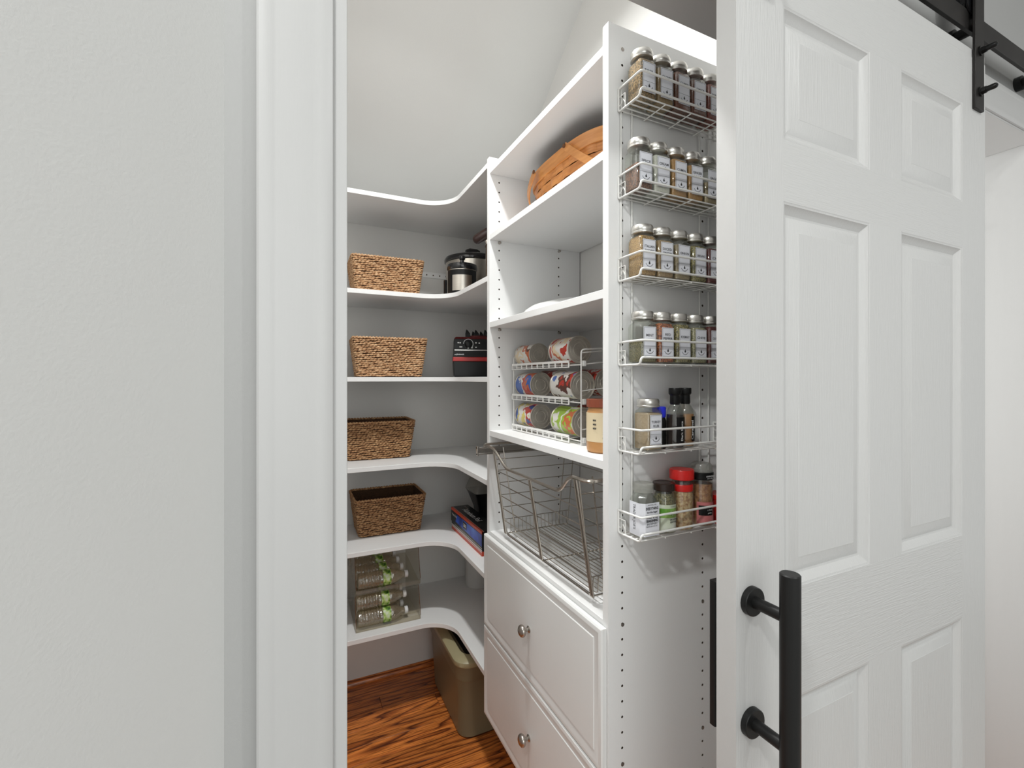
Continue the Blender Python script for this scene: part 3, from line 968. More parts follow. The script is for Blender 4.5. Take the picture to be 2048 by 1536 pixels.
for s_, z, w_, hh, bo in (('NATURAL SIZE', .0655, .021, .0025, 0), ('EVERYTHING', .0585, .031, .0058, .03), ('but the bagel', .0510, .026, .0050, .02), ('SESAME', .0420, .029, .0060, .045),
                         ('SEASONING', .0345, .029, .0050, .04), ('BLEND', .0285, .026, .0036, .0), ('SESAME SEEDS SEA SALT', .0235, .029, .0025, .0), ('NET WT 2.3 OZ (65g)', .0100, .026, .0030, .01)):
    text('lettering', s_, (xx, yy, Z6 + z), (1, 0, 0), (0, 0, 1), w_, hh, 'ink', lb, bo)
text('lettering', "TRADER JOE'S", (c[0] - h_ - .0002, c[1] + .001, Z6 + .040), (0, 0, -1), (0, -1, 0), .050, .009, 'ink', lb, 0)

def round_jar(c, r, prof, glassm='glass', n='spice_bottle', label='', cat='bottle'):
    t = thing(n, label, cat, (c[0], c[1], Z6))
    b = B(); b.lathe(prof, (c[0], c[1], Z6), seg=28, cap1=False)
    b.lathe([(max(.001, q[0] - .0012), max(q[1], .0025)) for q in prof][::-1], (c[0], c[1], Z6), seg=28, cap0=False)
    b.build('glass_body', glassm, t)
    return t
def band(c, r, z0, z1, a0, a1, m, t, nm='label'):
    n = 12
    ring = [(c[0] + cos(radians(a0 + (a1 - a0) * k / n)) * r, c[1] + sin(radians(a0 + (a1 - a0) * k / n)) * r) for k in range(n + 1)]
    b = B(); b.loft([[(x, y, Z6 + z0) for x, y in ring], [(x, y, Z6 + z1) for x, y in ring]], False, False, closed=False)
    return b.build(nm, m, t)
M['greenlab'] = mat('green_label', (0.10, 0.30, 0.03), 0.4, col2=(0.30, 0.45, 0.12), vscale=40)
M['pinklab'] = mat('pink_label', (0.62, 0.22, 0.22), 0.45, col2=(0.50, 0.14, 0.14), vscale=50)
M['labw'] = mat('glossy_white_label', (0.66, 0.68, 0.62), 0.35, col2=(0.55, 0.60, 0.45), vscale=25)
c = (.6835, .7100); r = .0235
t = round_jar(c, r, [(.0205, 0), (r, .003), (r, .067), (.0205, .075), (.0180, .082), (.0178, .090)], label='herb bottle with dark brown cap and green label on the lowest wire tier')
b = B(); b.lathe([(r - .002, .004), (r - .0018, .006), (r - .0018, .066), (.0185, .074), (.0165, .080)], (c[0], c[1], Z6), seg=24); b.build('contents', PC['green'], t)
b = B(); b.lathe([(.0210, .0855), (.0225, .0865), (.0225, .0995), (.0210, .1010), (.0180, .1000)], (c[0], c[1], Z6), seg=28); b.build('cap', mat('dark_brown_cap', (0.025, 0.014, 0.010), 0.25), t)
l0 = band(c, r + .0004, .006, .060, -165, -15, 'labw', t)
l1 = band(c, r + .0007, .034, .0525, -165, -15, 'greenlab', l0, 'label_band')
text('lettering', 'organic', (c[0] + .002, c[1] - r - .0010, Z6 + .0565), (1, 0, 0), (0, 0, 1), .016, .003, 'ink', l0)
text('lettering', 'thyme', (c[0] + .002, c[1] - r - .0016, Z6 + .0435), (1, 0, 0), (0, 0, 1), .022, .010, 'inkw', l0, .01)
text('lettering', 'GROUND', (c[0] + .002, c[1] - r - .0010, Z6 + .0310), (1, 0, 0), (0, 0, 1), .020, .0035, 'ink', l0, .03)
text('lettering', 'LEAVES', (c[0] + .002, c[1] - r - .0010, Z6 + .0260), (1, 0, 0), (0, 0, 1), .018, .0035, 'ink', l0, .03)
text('lettering', 'NET WT 0.75 OZ', (c[0] + .002, c[1] - r - .0010, Z6 + .0120), (1, 0, 0), (0, 0, 1), .020, .0025, 'ink', l0, 0)

c = (.7340, .7110); r = .0235
t = round_jar(c, r, [(.0215, 0), (r, .003), (r, .072), (.0220, .081), (.0195, .086), (.0195, .099)], label='minced onion bottle with a big red cap on the lowest wire tier')
b = B(); b.lathe([(r - .0022, .003), (r - .0018, .005), (r - .0018, .072), (.0200, .080)], (c[0], c[1], Z6), seg=24)
b.build('contents', mat('minced_onion', (0.66, 0.45, 0.24), 0.8, ramp=[(.30, (.28, .12, .05)), (.45, (.52, .30, .14)), (.62, (.70, .52, .30))], vscale=170, bump=.6, bscale=170), t)
b = B(); b.lathe([(.0222, .0800), (.0225, .0815), (.0225, .0925), (.0218, .0935)], (c[0], c[1], Z6), seg=28); b.build('collar', 'redcap', t)
b = B(); b.lathe([(.0235, .1030), (.0248, .1040), (.0248, .1210), (.0235, .1235)], (c[0], c[1], Z6), seg=32); b.build('cap', 'redcap', t)
b = B(); b.lathe([(.0205, .0935), (.0205, .1030)], (c[0], c[1], Z6), seg=24); b.build('neck', 'glass', t)

c = (.7930, .7130); r = .0240
t = round_jar(c, r, [(.0220, 0), (r, .003), (r, .090), (.0225, .096), (.0225, .100)], label='salt grinder with black collar and pink label beside the door on the lowest wire tier')
b = B(); b.lathe([(r - .0022, .003), (r - .0018, .005), (r - .0018, .088)], (c[0], c[1], Z6), seg=24)
b.build('contents', mat('pink_salt_blend', (0.55, 0.28, 0.12), 0.7, ramp=[(.30, (.20, .07, .03)), (.50, (.45, .20, .08)), (.68, (.62, .38, .20))], vscale=120, bump=.5, bscale=120), t)
b = B(); b.lathe([(.0238, .0980), (.0248, .0990), (.0248, .1120), (.0240, .1130)], (c[0], c[1], Z6), seg=32); cb = b.build('collar', 'blackp', t)
text('lettering', 'GRINDER', (c[0] - .001, c[1] - .0252, Z6 + .1068), (1, 0, 0), (0, 0, 1), .026, .0035, 'inkw', cb, .02)
text('lettering', 'SEA SALT', (c[0] - .001, c[1] - .0252, Z6 + .1023), (1, 0, 0), (0, 0, 1), .020, .0022, 'inkw', cb, .01)
b = B(); b.lathe([(.0215, .1132), (.0225, .1140), (.0220, .1270), (.0190, .1310)], (c[0], c[1], Z6), seg=28); b.build('cap', 'smoke', t)
l0 = band(c, r + .0004, .006, .052, -160, -60, 'pinklab', t)
l1 = band(c, r + .0006, .024, .045, -150, -75, 'blackp', l0, 'label_band')
text('lettering', 'a little', (c[0] - .003, c[1] - r - .0010, Z6 + .0365), (1, 0, 0), (0, 0, 1), .014, .0045, 'inkw', l0, .02)
text('lettering', 'pink', (c[0] - .003, c[1] - r - .0010, Z6 + .0295), (1, 0, 0), (0, 0, 1), .011, .0040, 'inkw', l0, .02)
c = (.8420, .7160)
t = thing('spice_tin', 'red spice container standing mostly behind the door on the lowest wire tier', 'jar', (c[0], c[1], Z6))
b = B(); b.loft([rrect(.021, .021, .004, Z6 + z, 3, *c) for z in (0, .050)]); b.build('body', 'redp', t)
b = B(); b.loft([rrect(.020, .020, .004, Z6 + z, 3, *c) for z in (.0505, .060)]); b.build('lid', 'redcap', t)

# ============================================================ woven seagrass baskets
def seagrass(name_mat, seed, W1, D1, W0, D0, H):
    rg = random.Random(seed)
    def per(hx, hy, r, s):
        # point & tangent at arc fraction s on a rounded rectangle
        L = [2 * (hy - r), pi * r / 2, 2 * (hx - r), pi * r / 2] * 2
        tot = sum(L); d = (s % 1) * tot
        x, y, a = hx, -(hy - r), pi / 2
        cxs = [(hx - r, hy - r), (-(hx - r), hy - r), (-(hx - r), -(hy - r)), (hx - r, -(hy - r))]
        for k, l in enumerate(L):
            if d <= l or k == 7:
                if k % 2 == 0:
                    return (x + cos(a) * d, y + sin(a) * d), a
                c = cxs[k // 2]; th = a - pi / 2 + d / r
                return (c[0] + r * cos(th), c[1] + r * sin(th)), th + pi / 2
            d -= l
            if k % 2 == 0:
                x += cos(a) * l; y += sin(a) * l
            else:
                c = cxs[k // 2]; a += pi / 2
                x, y = c[0] + r * cos(a - pi / 2), c[1] + r * sin(a - pi / 2)
    def bead(b, p, a, ln, rt, rn, tilt):
        T = Vector((cos(a), sin(a), 0)) * cos(tilt) + Vector((0, 0, 1)) * sin(tilt)
        Nn = Vector((sin(a), -cos(a), 0)); U = T.cross(Nn)
        vs = [p - T * ln]
        for t, q in ((-.6, .75), (0, 1), (.6, .75)):
            for k in range(5):
                an = 2 * pi * k / 5
                vs.append(p + T * ln * t + U * rt * q * cos(an) + Nn * rn * q * sin(an))
        vs.append(p + T * ln)
        fs = []
        for k in range(5):
            j = (k + 1) % 5
            fs.append((0, 1 + j, 1 + k)); fs.append((1 + k, 1 + j, 6 + j, 6 + k)); fs.append((6 + k, 6 + j, 11 + j, 11 + k)); fs.append((11 + k, 11 + j, 16))
        b.add(vs, fs)
    b = B()
    rows_ = 18
    n = 66
    for k in range(rows_):
        t = (k + .5) / rows_
        hx = (W0 + (W1 - W0) * t) / 2; hy = (D0 + (D1 - D0) * t) / 2
        z = .003 + (H - .010) * t
        for i in range(n):
            s_ = (i + (.5 if k % 2 else 0) + rg.uniform(-.12, .12)) / n
            (x, y), a = per(hx, hy, .018, s_)
            wob = .0013 * sin(s_ * 70 + k * 1.7)
            bead(b, Vector((x, y, z + wob + rg.uniform(-.0010, .0010))), a, .0096, .0043 * rg.uniform(.85, 1.1), .0046 * rg.uniform(.8, 1.15), rg.uniform(-.02, .22))
    # rim braid
    for q in range(2):
        n2 = 80
        for i in range(n2):
            (x, y), a = per(W1 / 2 - .0005 + q * .0, D1 / 2, .018, (i + q * .5) / n2)
            bead(b, Vector((x, y, H - .003 + q * .0015)), a, .0085, .0046, .0055, .55 if q else -.3)
    (b)
    return b, per
def make_basket(matname, seed, label, loc, rot=0, data={}):
    t = thing('seagrass_basket', label, 'basket', (0, 0, 0), 'woven seagrass baskets on the corner shelves')
    W1, D1, W0, D0, H = .290, .215, .252, .176, .157
    if matname not in data:
        b, per = seagrass(matname, seed, W1, D1, W0, D0, H)
        data[matname] = b.build('weave', matname, t, smooth=60).data
    else:
        o = bpy.data.objects.new('weave', data[matname]); COL.objects.link(o); o.parent = t
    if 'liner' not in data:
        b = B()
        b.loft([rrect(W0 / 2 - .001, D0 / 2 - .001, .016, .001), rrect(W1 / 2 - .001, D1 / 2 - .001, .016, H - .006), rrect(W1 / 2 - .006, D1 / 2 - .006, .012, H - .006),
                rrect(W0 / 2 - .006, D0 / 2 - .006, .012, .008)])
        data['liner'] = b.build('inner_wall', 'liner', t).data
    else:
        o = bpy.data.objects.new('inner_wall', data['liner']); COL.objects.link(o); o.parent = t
    t.location = loc; t.rotation_euler = (0, 0, rot)
    return t
make_basket('grass', 3, 'woven seagrass basket on the second shelf from the top, left of the slow cookers', (.352, 2.010, S[2]), radians(-1))
make_basket('grass', 3, 'light woven seagrass basket left of the red and black blender base', (.354, 1.958, S[3]), radians(-3))
make_basket('grassd', 5, 'dark-rimmed woven seagrass basket standing alone on the fourth shelf from the top', (.322, 2.043, S[4]), radians(-1))
make_basket('grassd', 5, 'woven seagrass basket with open dark inside, left of the foil boxes', (.3665, 2.041, S[5]), radians(0))

# ============================================================ slow cookers
def cooker(name, c, z, r, H, lid_h, label):
    t = thing(name, label, 'slow cooker', (c[0], c[1], z))
    b = B(); b.lathe([(r * .86, 0), (r * .90, .012)], (c[0], c[1], z), seg=40); b.build('base', 'blackp', t)
    b = B(); b.lathe([(r * .90, .012), (r * .93, H * .3), (r * .955, H * .85), (r * .955, H)], (c[0], c[1], z), seg=48); b.build('body', 'steel', t)
    b = B(); b.lathe([(r * .95, H), (r * 1.0, H + .004), (r * 1.01, H + .013), (r * .99, H + .019)], (c[0], c[1], z), seg=48); b.build('crock_rim', 'blackg', t)
    b = B(); b.lathe([(r * .985, H + .019), (r * .97, H + .024), (r * .80, H + .024 + lid_h * .55), (r * .4, H + .024 + lid_h), (.008, H + .024 + lid_h * 1.06)], (c[0], c[1], z), seg=48)
    ld = b.build('lid', 'blackg', t)
    return t, ld, H + .024 + lid_h
c = (.745, 1.985)
t, ld, ht = cooker('slow_cooker', c, S[2], .130, .186, .016, 'large stainless slow cooker with black rim and lid on the right of the corner shelf')
b = B(); b.loft([rrect(.030, .015, .008, S[2] + ht - .002, 4, *c), rrect(.026, .012, .008, S[2] + ht + .004, 4, *c), rrect(.036, .017, .010, S[2] + ht + .009, 4, *c), rrect(.034, .016, .010, S[2] + ht + .026, 4, *c), rrect(.022, .010, .006, S[2] + ht + .033, 4, *c)])
b.build('lid_knob', 'blackg', ld)
c = (.622, 1.780)
t, ld, ht = cooker('mini_slow_cooker', c, S[2], .062, .100, .007, 'small slow cooker with black lid in front of the large stainless one')
b = B(); b.lathe([(.009, -.003), (.008, .016), (.013, .020), (.013, .030), (.009, .034)], (c[0], c[1], S[2] + ht), seg=18); b.build('lid_knob', 'blackg', ld)
# black frame round a light panel on the front
ang0 = math.atan2(-1.780, -.622)
def arcpanel(r, half, z0, z1, m, nm, par, th=.002):
    n = 10
    o_ = [(c[0] + cos(ang0 + radians(-half + 2 * half * k / n)) * r, c[1] + sin(ang0 + radians(-half + 2 * half * k / n)) * r) for k in range(n + 1)]
    i_ = [(c[0] + cos(ang0 + radians(-half + 2 * half * k / n)) * (r - th), c[1] + sin(ang0 + radians(-half + 2 * half * k / n)) * (r - th)) for k in range(n + 1)]
    b = B(); b.prism(o_ + i_[::-1], S[2] + z0, S[2] + z1)
    return b.build(nm, m, par)
fp = arcpanel(.0645, 62, .003, .096, 'blackp', 'front_frame', t, .005)
arcpanel(.0658, 36, .012, .074, 'steel', 'front_panel', fp, .003)
for s_ in (-1, 1):
    b = B()
    a = ang0 + s_ * radians(88)
    b.box(c[0] + cos(a) * .068 - .005, c[0] + cos(a) * .068 + .005, c[1] + sin(a) * .068 - .008, c[1] + sin(a) * .068 + .008, S[2] + .0, S[2] + .062)
    b.build('handle', 'blackp', t)
# pot with brown handle, mostly behind the tower
t = thing('handled_pot', 'tall pot with a brown handle peeking past the tower beside the slow cooker', 'pot', (.735, 1.54, S[2]))
b = B(); b.lathe([(.085, 0), (.09, .006), (.092, .155), (.094, .158)], (.735, 1.56, S[2]), seg=36); b.build('body', mat('brown_enamel', (0.16, 0.10, 0.06), .25, .5, var=.3, vscale=40), t)
b = B(); b.lathe([(.094, .158), (.08, .168), (.02, .178)], (.735, 1.56, S[2]), seg=36); b.build('lid', 'steel', t)
b = B()
P0, P1 = Vector((.612, 1.620, S[2] + .180)), Vector((.690, 1.560, S[2] + .232))
ax = (P1 - P0).normalized(); u = ax.cross(Vector((0, 0, 1))).normalized(); w = u.cross(ax)
rg = []
for t_, q in ((-.0, .35), (.04, .75), (.12, 1), (.5, 1.05), (.9, .95), (1, .6)):
    rg.append([P0 + (P1 - P0) * t_ + (u * cos(2 * pi * k / 12) * .013 + w * sin(2 * pi * k / 12) * .019) * q for k in range(12)])
b.loft(rg)
hd = b.build('handle', 'brownh', t)
B().tube([(.655, 1.595, S[2] + .182), (.665, 1.588, S[2] + .158)], .008, 10).build('ferrule', 'steel', hd)

# ============================================================ blender base
c0x, c1x, cy = .6050, .800, 1.845
Z = S[3]
t = thing('blender_base', 'red and black blender base with a dial on the corner shelf beside the tower', 'blender', (.604, cy, Z))
b = B()
def bl(x0, x1, y0, y1, z): return [(x0, y0, z), (x1, y0, z), (x1, y1, z), (x0, y1, z)]
b.loft([bl(.614, .80, cy + .004, cy + .16, Z), bl(.608, .803, cy, cy + .165, Z + .004), bl(.6045, .806, cy - .003, cy + .168, Z + .0675)])
b.build('base', 'blackp', t, smooth=0, bevel=.003)
b = B(); b.loft([bl(.6035, .807, cy - .005, cy + .169, Z + .0675), bl(.6035, .807, cy - .006, cy + .169, Z + .0850)])
b.build('red_band', 'redp', t, smooth=0, bevel=.002)
b = B(); b.loft([bl(.6040, .806, cy - .004, cy + .168, Z + .0850), bl(.6070, .803, cy - .001, cy + .166, Z + .108), bl(.6090, .800, cy + .004, cy + .163, Z + .163)])
up = b.build('control_housing', 'blackp', t, smooth=0, bevel=.002)
b = B(); b.loft([bl(.6080, .801, cy + .003, cy + .164, Z + .163), bl(.6160, .792, cy + .014, cy + .155, Z + .172)])
b.build('top_plate', 'dkred', t, smooth=0, bevel=.002)
b = B(); b.box(.6105, .802, cy - .0025, cy + .004, Z + .1135, Z + .1160); b.build('trim_line', 'chrome', up)
kb = B(); kb.lathe([(.0155, 0), (.0155, -.004), (.013, -.012), (.011, -.013)], (.6685, cy + .003, Z + .140), 'Y', 24); kn = kb.build('dial', 'blackp', up)
ar = []
for k in range(17):
    a = radians(-50 + 230 * k / 16)
    ar.append((.6685 + .0205 * cos(a), cy - .001, Z + .141 + .0205 * sin(a)))
B().tube(ar, .0012, 5).build('dial_ring', 'inkw', up)
b = B()
for x, z in ((.634, .1455), (.634, .128), (.640, .128), (.668, .124), (.701, .146), (.715, .145), (.701, .127), (.684, .125), (.626, .146)):
    b.box(x - .0030, x + .0030, cy - .0008, cy + .002, Z + z - .0022, Z + z + .0022)
b.build('button_marks', 'plastic_w', up)
text('lettering', '\u25E2 JENNAIR', (.6300, cy - .0045, Z + .0955), (1, 0, 0), (0, 0, 1), .042, .0062, 'inkw', up, .02, lift=.0005)
b = B()
b.lathe([(.055, .172), (.052, .180)], (.715, cy + .085, Z), seg=28)
b.build('jar_seat', 'dkred', t)
for k, (x, y) in enumerate(((.668, cy + .045), (.708, cy + .060), (.748, cy + .050), (.700, cy + .125), (.735, cy + .125))):
    b = B(); b.loft([[(x - .010, y - .006, Z + .172), (x + .013, y - .006, Z + .172), (x + .013, y + .006, Z + .172), (x - .010, y + .006, Z + .172)],
                     [(x - .010, y - .004, Z + .190), (x + .010, y - .004, Z + .190), (x + .010, y + .004, Z + .190), (x - .010, y + .004, Z + .190)],
                     [(x - .006, y - .001, Z + .208), (x - .001, y - .001, Z + .205), (x - .001, y + .001, Z + .205), (x - .006, y + .001, Z + .208)]])
    b.build('coupling_prong', 'blackp', t, smooth=0)

t.rotation_euler = (0, 0, radians(-17))
# ============================================================ boxes of foil and bags
M['foiltop'] = mat('black_box_print', (0.012, 0.012, 0.014), 0.25)
M['foilside'] = mat('blue_box_print', (0.01, 0.05, 0.42), 0.3, ramp=[(.35, (.005, .02, .12)), (.5, (.01, .06, .50)), (.7, (.08, .22, .75))], vscale=9)
M['redprint'] = mat('red_box_print', (0.55, 0.06, 0.025), 0.35)
M['boxwhite'] = mat('white_box_print', (0.65, 0.62, 0.60), 0.4)
x0, x1, y0, y1 = .621, .700, 1.56, 1.925
Z = S[5]
t = thing('bag_box', 'flat red and white bag box at the bottom of the stack of boxes', 'box', (x0, y0, Z), 'boxes stacked on the corner shelf')
B().box(x0, x1 + .05, y0, y1 - .01, Z, Z + .017).build('carton', 'redprint', t, bevel=.001)
B().box(x0 - .0003, x0, y0, y1 - .01, Z + .013, Z + .016).build('stripe', 'boxwhite', t)
t = thing('bag_box', 'thin black and white bag box under the foil box', 'box', (x0, y0, Z + .0172), 'boxes stacked on the corner shelf')
B().box(x0 + .001, x1 + .045, y0, y1 - .006, Z + .0172, Z + .0320).build('carton', 'foiltop', t, bevel=.001)
B().box(x0 + .0004, x0 + .001, y0, y1 - .006, Z + .018, Z + .0225).build('stripe', 'boxwhite', t)
B().box(x0 + .0004, x0 + .001, y0, y1 - .05, Z + .0270, Z + .0300).build('stripe', 'canmetal', t)
z0, z1 = Z + .0322, Z + .0915
t = thing('foil_box', 'long black and blue heavy duty aluminum foil box on top of the box stack', 'box', (x0, y0, z0), 'boxes stacked on the corner shelf')
fb = B().box(x0, x1, y0, y1, z0, z1).build('carton', 'foiltop', t, bevel=.0012)
b = B(); b.add([(x0 - .0004, 1.862, z0 + .012), (x0 - .0004, y0, z0 + .004), (x0 - .0004, y0, z1 - .012), (x0 - .0004, 1.845, z1 - .014)], [(0, 1, 2, 3)])
b.build('blue_print', 'foilside', t, smooth=0)
B().box(x0 - .0005, x0 + .006, y0, y1 - .006, z1 - .010, z1 + .0005).build('red_stripe', 'redprint', t)
B().box(x0 + .006, x0 + .0085, y0, y1 - .006, z1 - .002, z1 + .0004).build('pale_stripe', 'canmetal', t)
text('lettering', 'Heavy Duty', (x0 - .0004, 1.873, z1 - .026), (0, -1, 0), (0, 0, 1), .062, .014, 'inkw', fb, .01)
text('lettering', 'Aluminum Foil', (x0 + .040, 1.770, z1), (0, -1, 0), (1, 0, 0), .180, .026, 'inkw', fb, 0, lift=.0006)
text('lettering', 'Strong', (x0 + .055, 1.880, z1), (0, -1, 0), (1, 0, 0), .045, .010, 'canmetal', fb, 0, lift=.0006)
b = B(); b.box(x0 - .0010, x0 - .0005, 1.722, 1.765, z1 - .045, z1 - .018)
bd = b.build('badge', 'foiltop', t)
text('lettering', '200', (x0 - .0011, 1.744, z1 - .031), (0, -1, 0), (0, 0, 1), .030, .013, 'inkw', bd, .03)

# black container behind boxes
c = (.775, 1.925)
t = thing('food_container', 'black food container with smoky clear lid behind the foil box', 'container', (c[0], c[1], Z))
b = B(); b.loft([rrect(.030, .036, .012, Z, 4, *c), rrect(.036, .044, .014, Z + .075, 4, *c), rrect(.056, .066, .016, Z + .135, 4, *c), rrect(.064, .074, .018, Z + .150, 4, *c)])
b.build('bowl', 'blackp', t)
b = B(); b.loft([rrect(.066, .076, .018, Z + .151, 4, *c), rrect(.064, .074, .018, Z + .160, 4, *c), rrect(.050, .060, .018, Z + .200, 4, *c), rrect(.040, .050, .018, Z + .205, 4, *c)])
b.build('lid', 'smoke', t)
# canister on the lowest corner shelf
c = (.795, 2.045)
t = thing('paper_towel_roll', 'plain white roll standing in the back corner of the lowest corner shelf', 'roll', (c[0], c[1], S[6]))
b = B(); b.lathe([(.018, 0), (.060, .0008), (.0605, .28), (.018, .2805)], (c[0], c[1], S[6]), seg=40); b.build('paper', mat('soft_white_paper', (.66, .66, .65), .9, bump=.3, bscale=120), t)
b = B(); b.lathe([(.0175, .0), (.0175, .281)], (c[0], c[1], S[6] + .0005), seg=20); b.build('core', 'pblid', t)

# ============================================================ picnic basket (splint) in the tower
pc = (.770, 1.088)
Z = TS[2]
bk = thing('splint_basket', 'honey brown woven wood splint basket with two swing handles on the tower shelf', 'basket', (pc[0], pc[1], Z))
A1, B1, A0, B0 = .122, .215, .100, .185
HB = .142
def ov(t, s_, off=0):
    a = A0 + (A1 - A0) * t + off; b_ = B0 + (B1 - B0) * t + off
    th = 2 * pi * s_
    e = 2 / 2.9
    x = a * math.copysign(abs(cos(th)) ** e, cos(th)); y = b_ * math.copysign(abs(sin(th)) ** e, sin(th))
    return (pc[0] + x, pc[1] + y)
def ovr(t, z, off=0, n=72):
    return [(*ov(t, k / n, off), z) for k in range(n)]
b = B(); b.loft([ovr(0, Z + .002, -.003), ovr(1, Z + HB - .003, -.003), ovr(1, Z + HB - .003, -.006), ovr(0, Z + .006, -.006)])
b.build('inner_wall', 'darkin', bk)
b = B()
nc, nr = 34, 5
# arc-length-even column positions
samp = [ov(.5, k / 720) for k in range(721)]
cum = [0]
for k in range(720): cum.append(cum[-1] + math.dist(samp[k], samp[k + 1]))
def s_at(d):
    d = (d % 1) * cum[-1]
    import bisect
    i = max(0, min(719, bisect.bisect_left(cum, d) - 1))
    return (i + (d - cum[i]) / max(1e-9, cum[i + 1] - cum[i])) / 720
for r_ in range(nr):
    z0, z1 = Z + .003 + r_ * .0225, Z + .003 + r_ * .0225 + .0205
    for k in range(nc):
        over = (r_ + k) % 2
        d0, d1 = (k + .06) / nc, (k + .94) / nc
        if over: d0, d1 = (k - .10) / nc, (k + 1.10) / nc
        rings = []
        for q in range(5):
            u_ = q / 4
            s_ = s_at(d0 + (d1 - d0) * u_)
            bulge = (.0030 * sin(pi * u_) ** .6 if over else .0005)
            t0, t1 = (z0 - Z) / HB, (z1 - Z) / HB
            o0, o1 = ov(t0, s_, bulge), ov(t1, s_, bulge)
            i0, i1 = ov(t0, s_, bulge - .0012), ov(t1, s_, bulge - .0012)
            rings.append([(*o0, z0), (*o1, z1), (*i1, z1), (*i0, z0)])
        b.loft(rings)
b.build('splint_weave', 'splint', bk, smooth=30)
b = B()
for nm in range(1):
    n = 72
    outer0, outer1 = ovr(.80, Z + HB - .030, .0062), ovr(1, Z + HB + .002, .0062)
    inn1, inn0 = ovr(1, Z + HB + .002, .0015), ovr(.80, Z + HB - .030, .0015)
    b.loft([outer0, outer1, inn1, inn0, outer0], False, False)
b.build('rim_band', 'splint2', bk, smooth=30)
def hoop(ypiv, dirn, droop, reach):
    b = B()
    n = 28
    cl = []
    half = A1 + .013
    for k in range(n + 1):
        a = pi * k / n
        lx = -half * cos(a)
        ly = reach * (sin(a) ** .75)
        cl.append(Vector((pc[0] + lx, ypiv + dirn * ly * cos(droop), Z + HB - .008 - ly * sin(droop))))
    Nn = Vector((0, -dirn * sin(droop), -cos(droop))).normalized() if False else Vector((0, dirn * sin(droop), cos(droop)))
    rings = []
    for i, p in enumerate(cl):
        tt = (cl[min(n, i + 1)] - cl[max(0, i - 1)]).normalized()
        wv = Nn * .0095   # band width stands perpendicular to the hoop plane
        th_ = tt.cross(Nn).normalized() * .0016
        e = .0
        rings.append([p - wv - th_, p - wv + th_, p + wv + th_, p + wv - th_])
    # rounded little tips past the pivots
    b.loft(rings)
    o = b.build('swing_handle', 'splint2', bk, smooth=30)
    for s_ in (-1, 1):
        q = B(); q.lathe([(.0055, 0), (.0055, s_ * .003), (.003, s_ * .004)], (pc[0] + s_ * (half + .0016), ypiv, Z + HB - .008), 'X', 14)
        q.build('rivet', 'darkin', o)
hoop(1.178, 1, radians(38), .150)
hoop(1.012, -1, radians(40), .195)

# white dish upside down on the third tower shelf
c = (.745, 1.190)
dsh = B()
def ovd(a, b_, z, n=48): return [(c[0] + a * cos(2 * pi * k / n), c[1] + b_ * sin(2 * pi * k / n), z) for k in range(n)]
Z = TS[3]
dsh.loft([ovd(.122, .166, Z), ovd(.126, .170, Z + .003), ovd(.123, .167, Z + .007), ovd(.112, .152, Z + .026), ovd(.094, .132, Z + .038), ovd(.072, .108, Z + .044), ovd(.055, .09, Z + .045), ovd(.053, .088, Z + .049), ovd(.048, .082, Z + .049), ovd(.046, .080, Z + .045)])
o = dsh.build('serving_dish', 'dish', loc=(c[0], c[1], Z))
tag(o, 'white oval serving dish turned upside down on the tower shelf above the cans', 'dish')

# ============================================================ can rack and cans
Z = TS[4]
CR = thing('can_rack', 'white wire three-tier can dispenser rack standing on the tower shelf', 'rack', (.655, .96, Z))
FY0, FY1 = .962, 1.352
CX0, CX1 = .652, .905
TIER = [Z + .010, Z + .108, Z + .205]
SL = .10   # slope of the runs to the front
for y in (FY0, FY1):
    b = B()
    b.tube(rnd([(CX0, y, Z + .002), (CX0, y, Z + .243), (CX1, y, Z + .262), (CX1, y, Z + .002), (CX0 + .003, y, Z + .002)], .010, 4), .0019, 8)
    b.build('end_frame', 'wire_w', CR, smooth=60)
for tz in TIER:
    b = B()
    for y in (FY0 + .002, 1.150, FY1 - .002):
        for dz in ((0, .030) if y != 1.150 else (0,)):
            b.tube([(CX0 + .002, y, tz + dz), (CX1, y, tz + dz + SL * (CX1 - CX0))], .0014, 6)
    for y in (1.03, 1.09, 1.21, 1.28):
        b.tube([(CX0 + .008, y, tz), (CX1, y, tz + SL * (CX1 - CX0))], .0012, 6)
    b.tube([(CX0 + .006, FY0, tz), (CX0 + .006, FY1, tz)], .0016, 6)
    tr = b.build('tier_wires', 'wire_w', CR, smooth=60); tr['kind'] = 'stuff'
    b = B()   # front lip with comb slots
    xl = CX0 - .006
    ly0, ly1 = 1.010, FY1
    b.box(xl - .0012, xl + .0012, ly0, ly1, tz + .0060, tz + .0125)
    ns = 10
    for k in range(ns + 1):
        y = ly0 + (ly1 - ly0) * k / ns
        b.box(xl - .0010, xl + .0010, y - .0022, y + .0022, tz - .0045, tz + .006)
    b.box(xl - .0010, xl + .0010, ly0 - .002, ly1 + .002, tz - .0068, tz - .0045)
    b.build('front_lip', 'wire_w', tr)
    q = B(); q.box(CX0 + .004, CX0 + .013, FY0 - .004, FY0 + .004, tz - .004, tz + .010); q.build('clip', 'plastic_w', tr, bevel=.001)


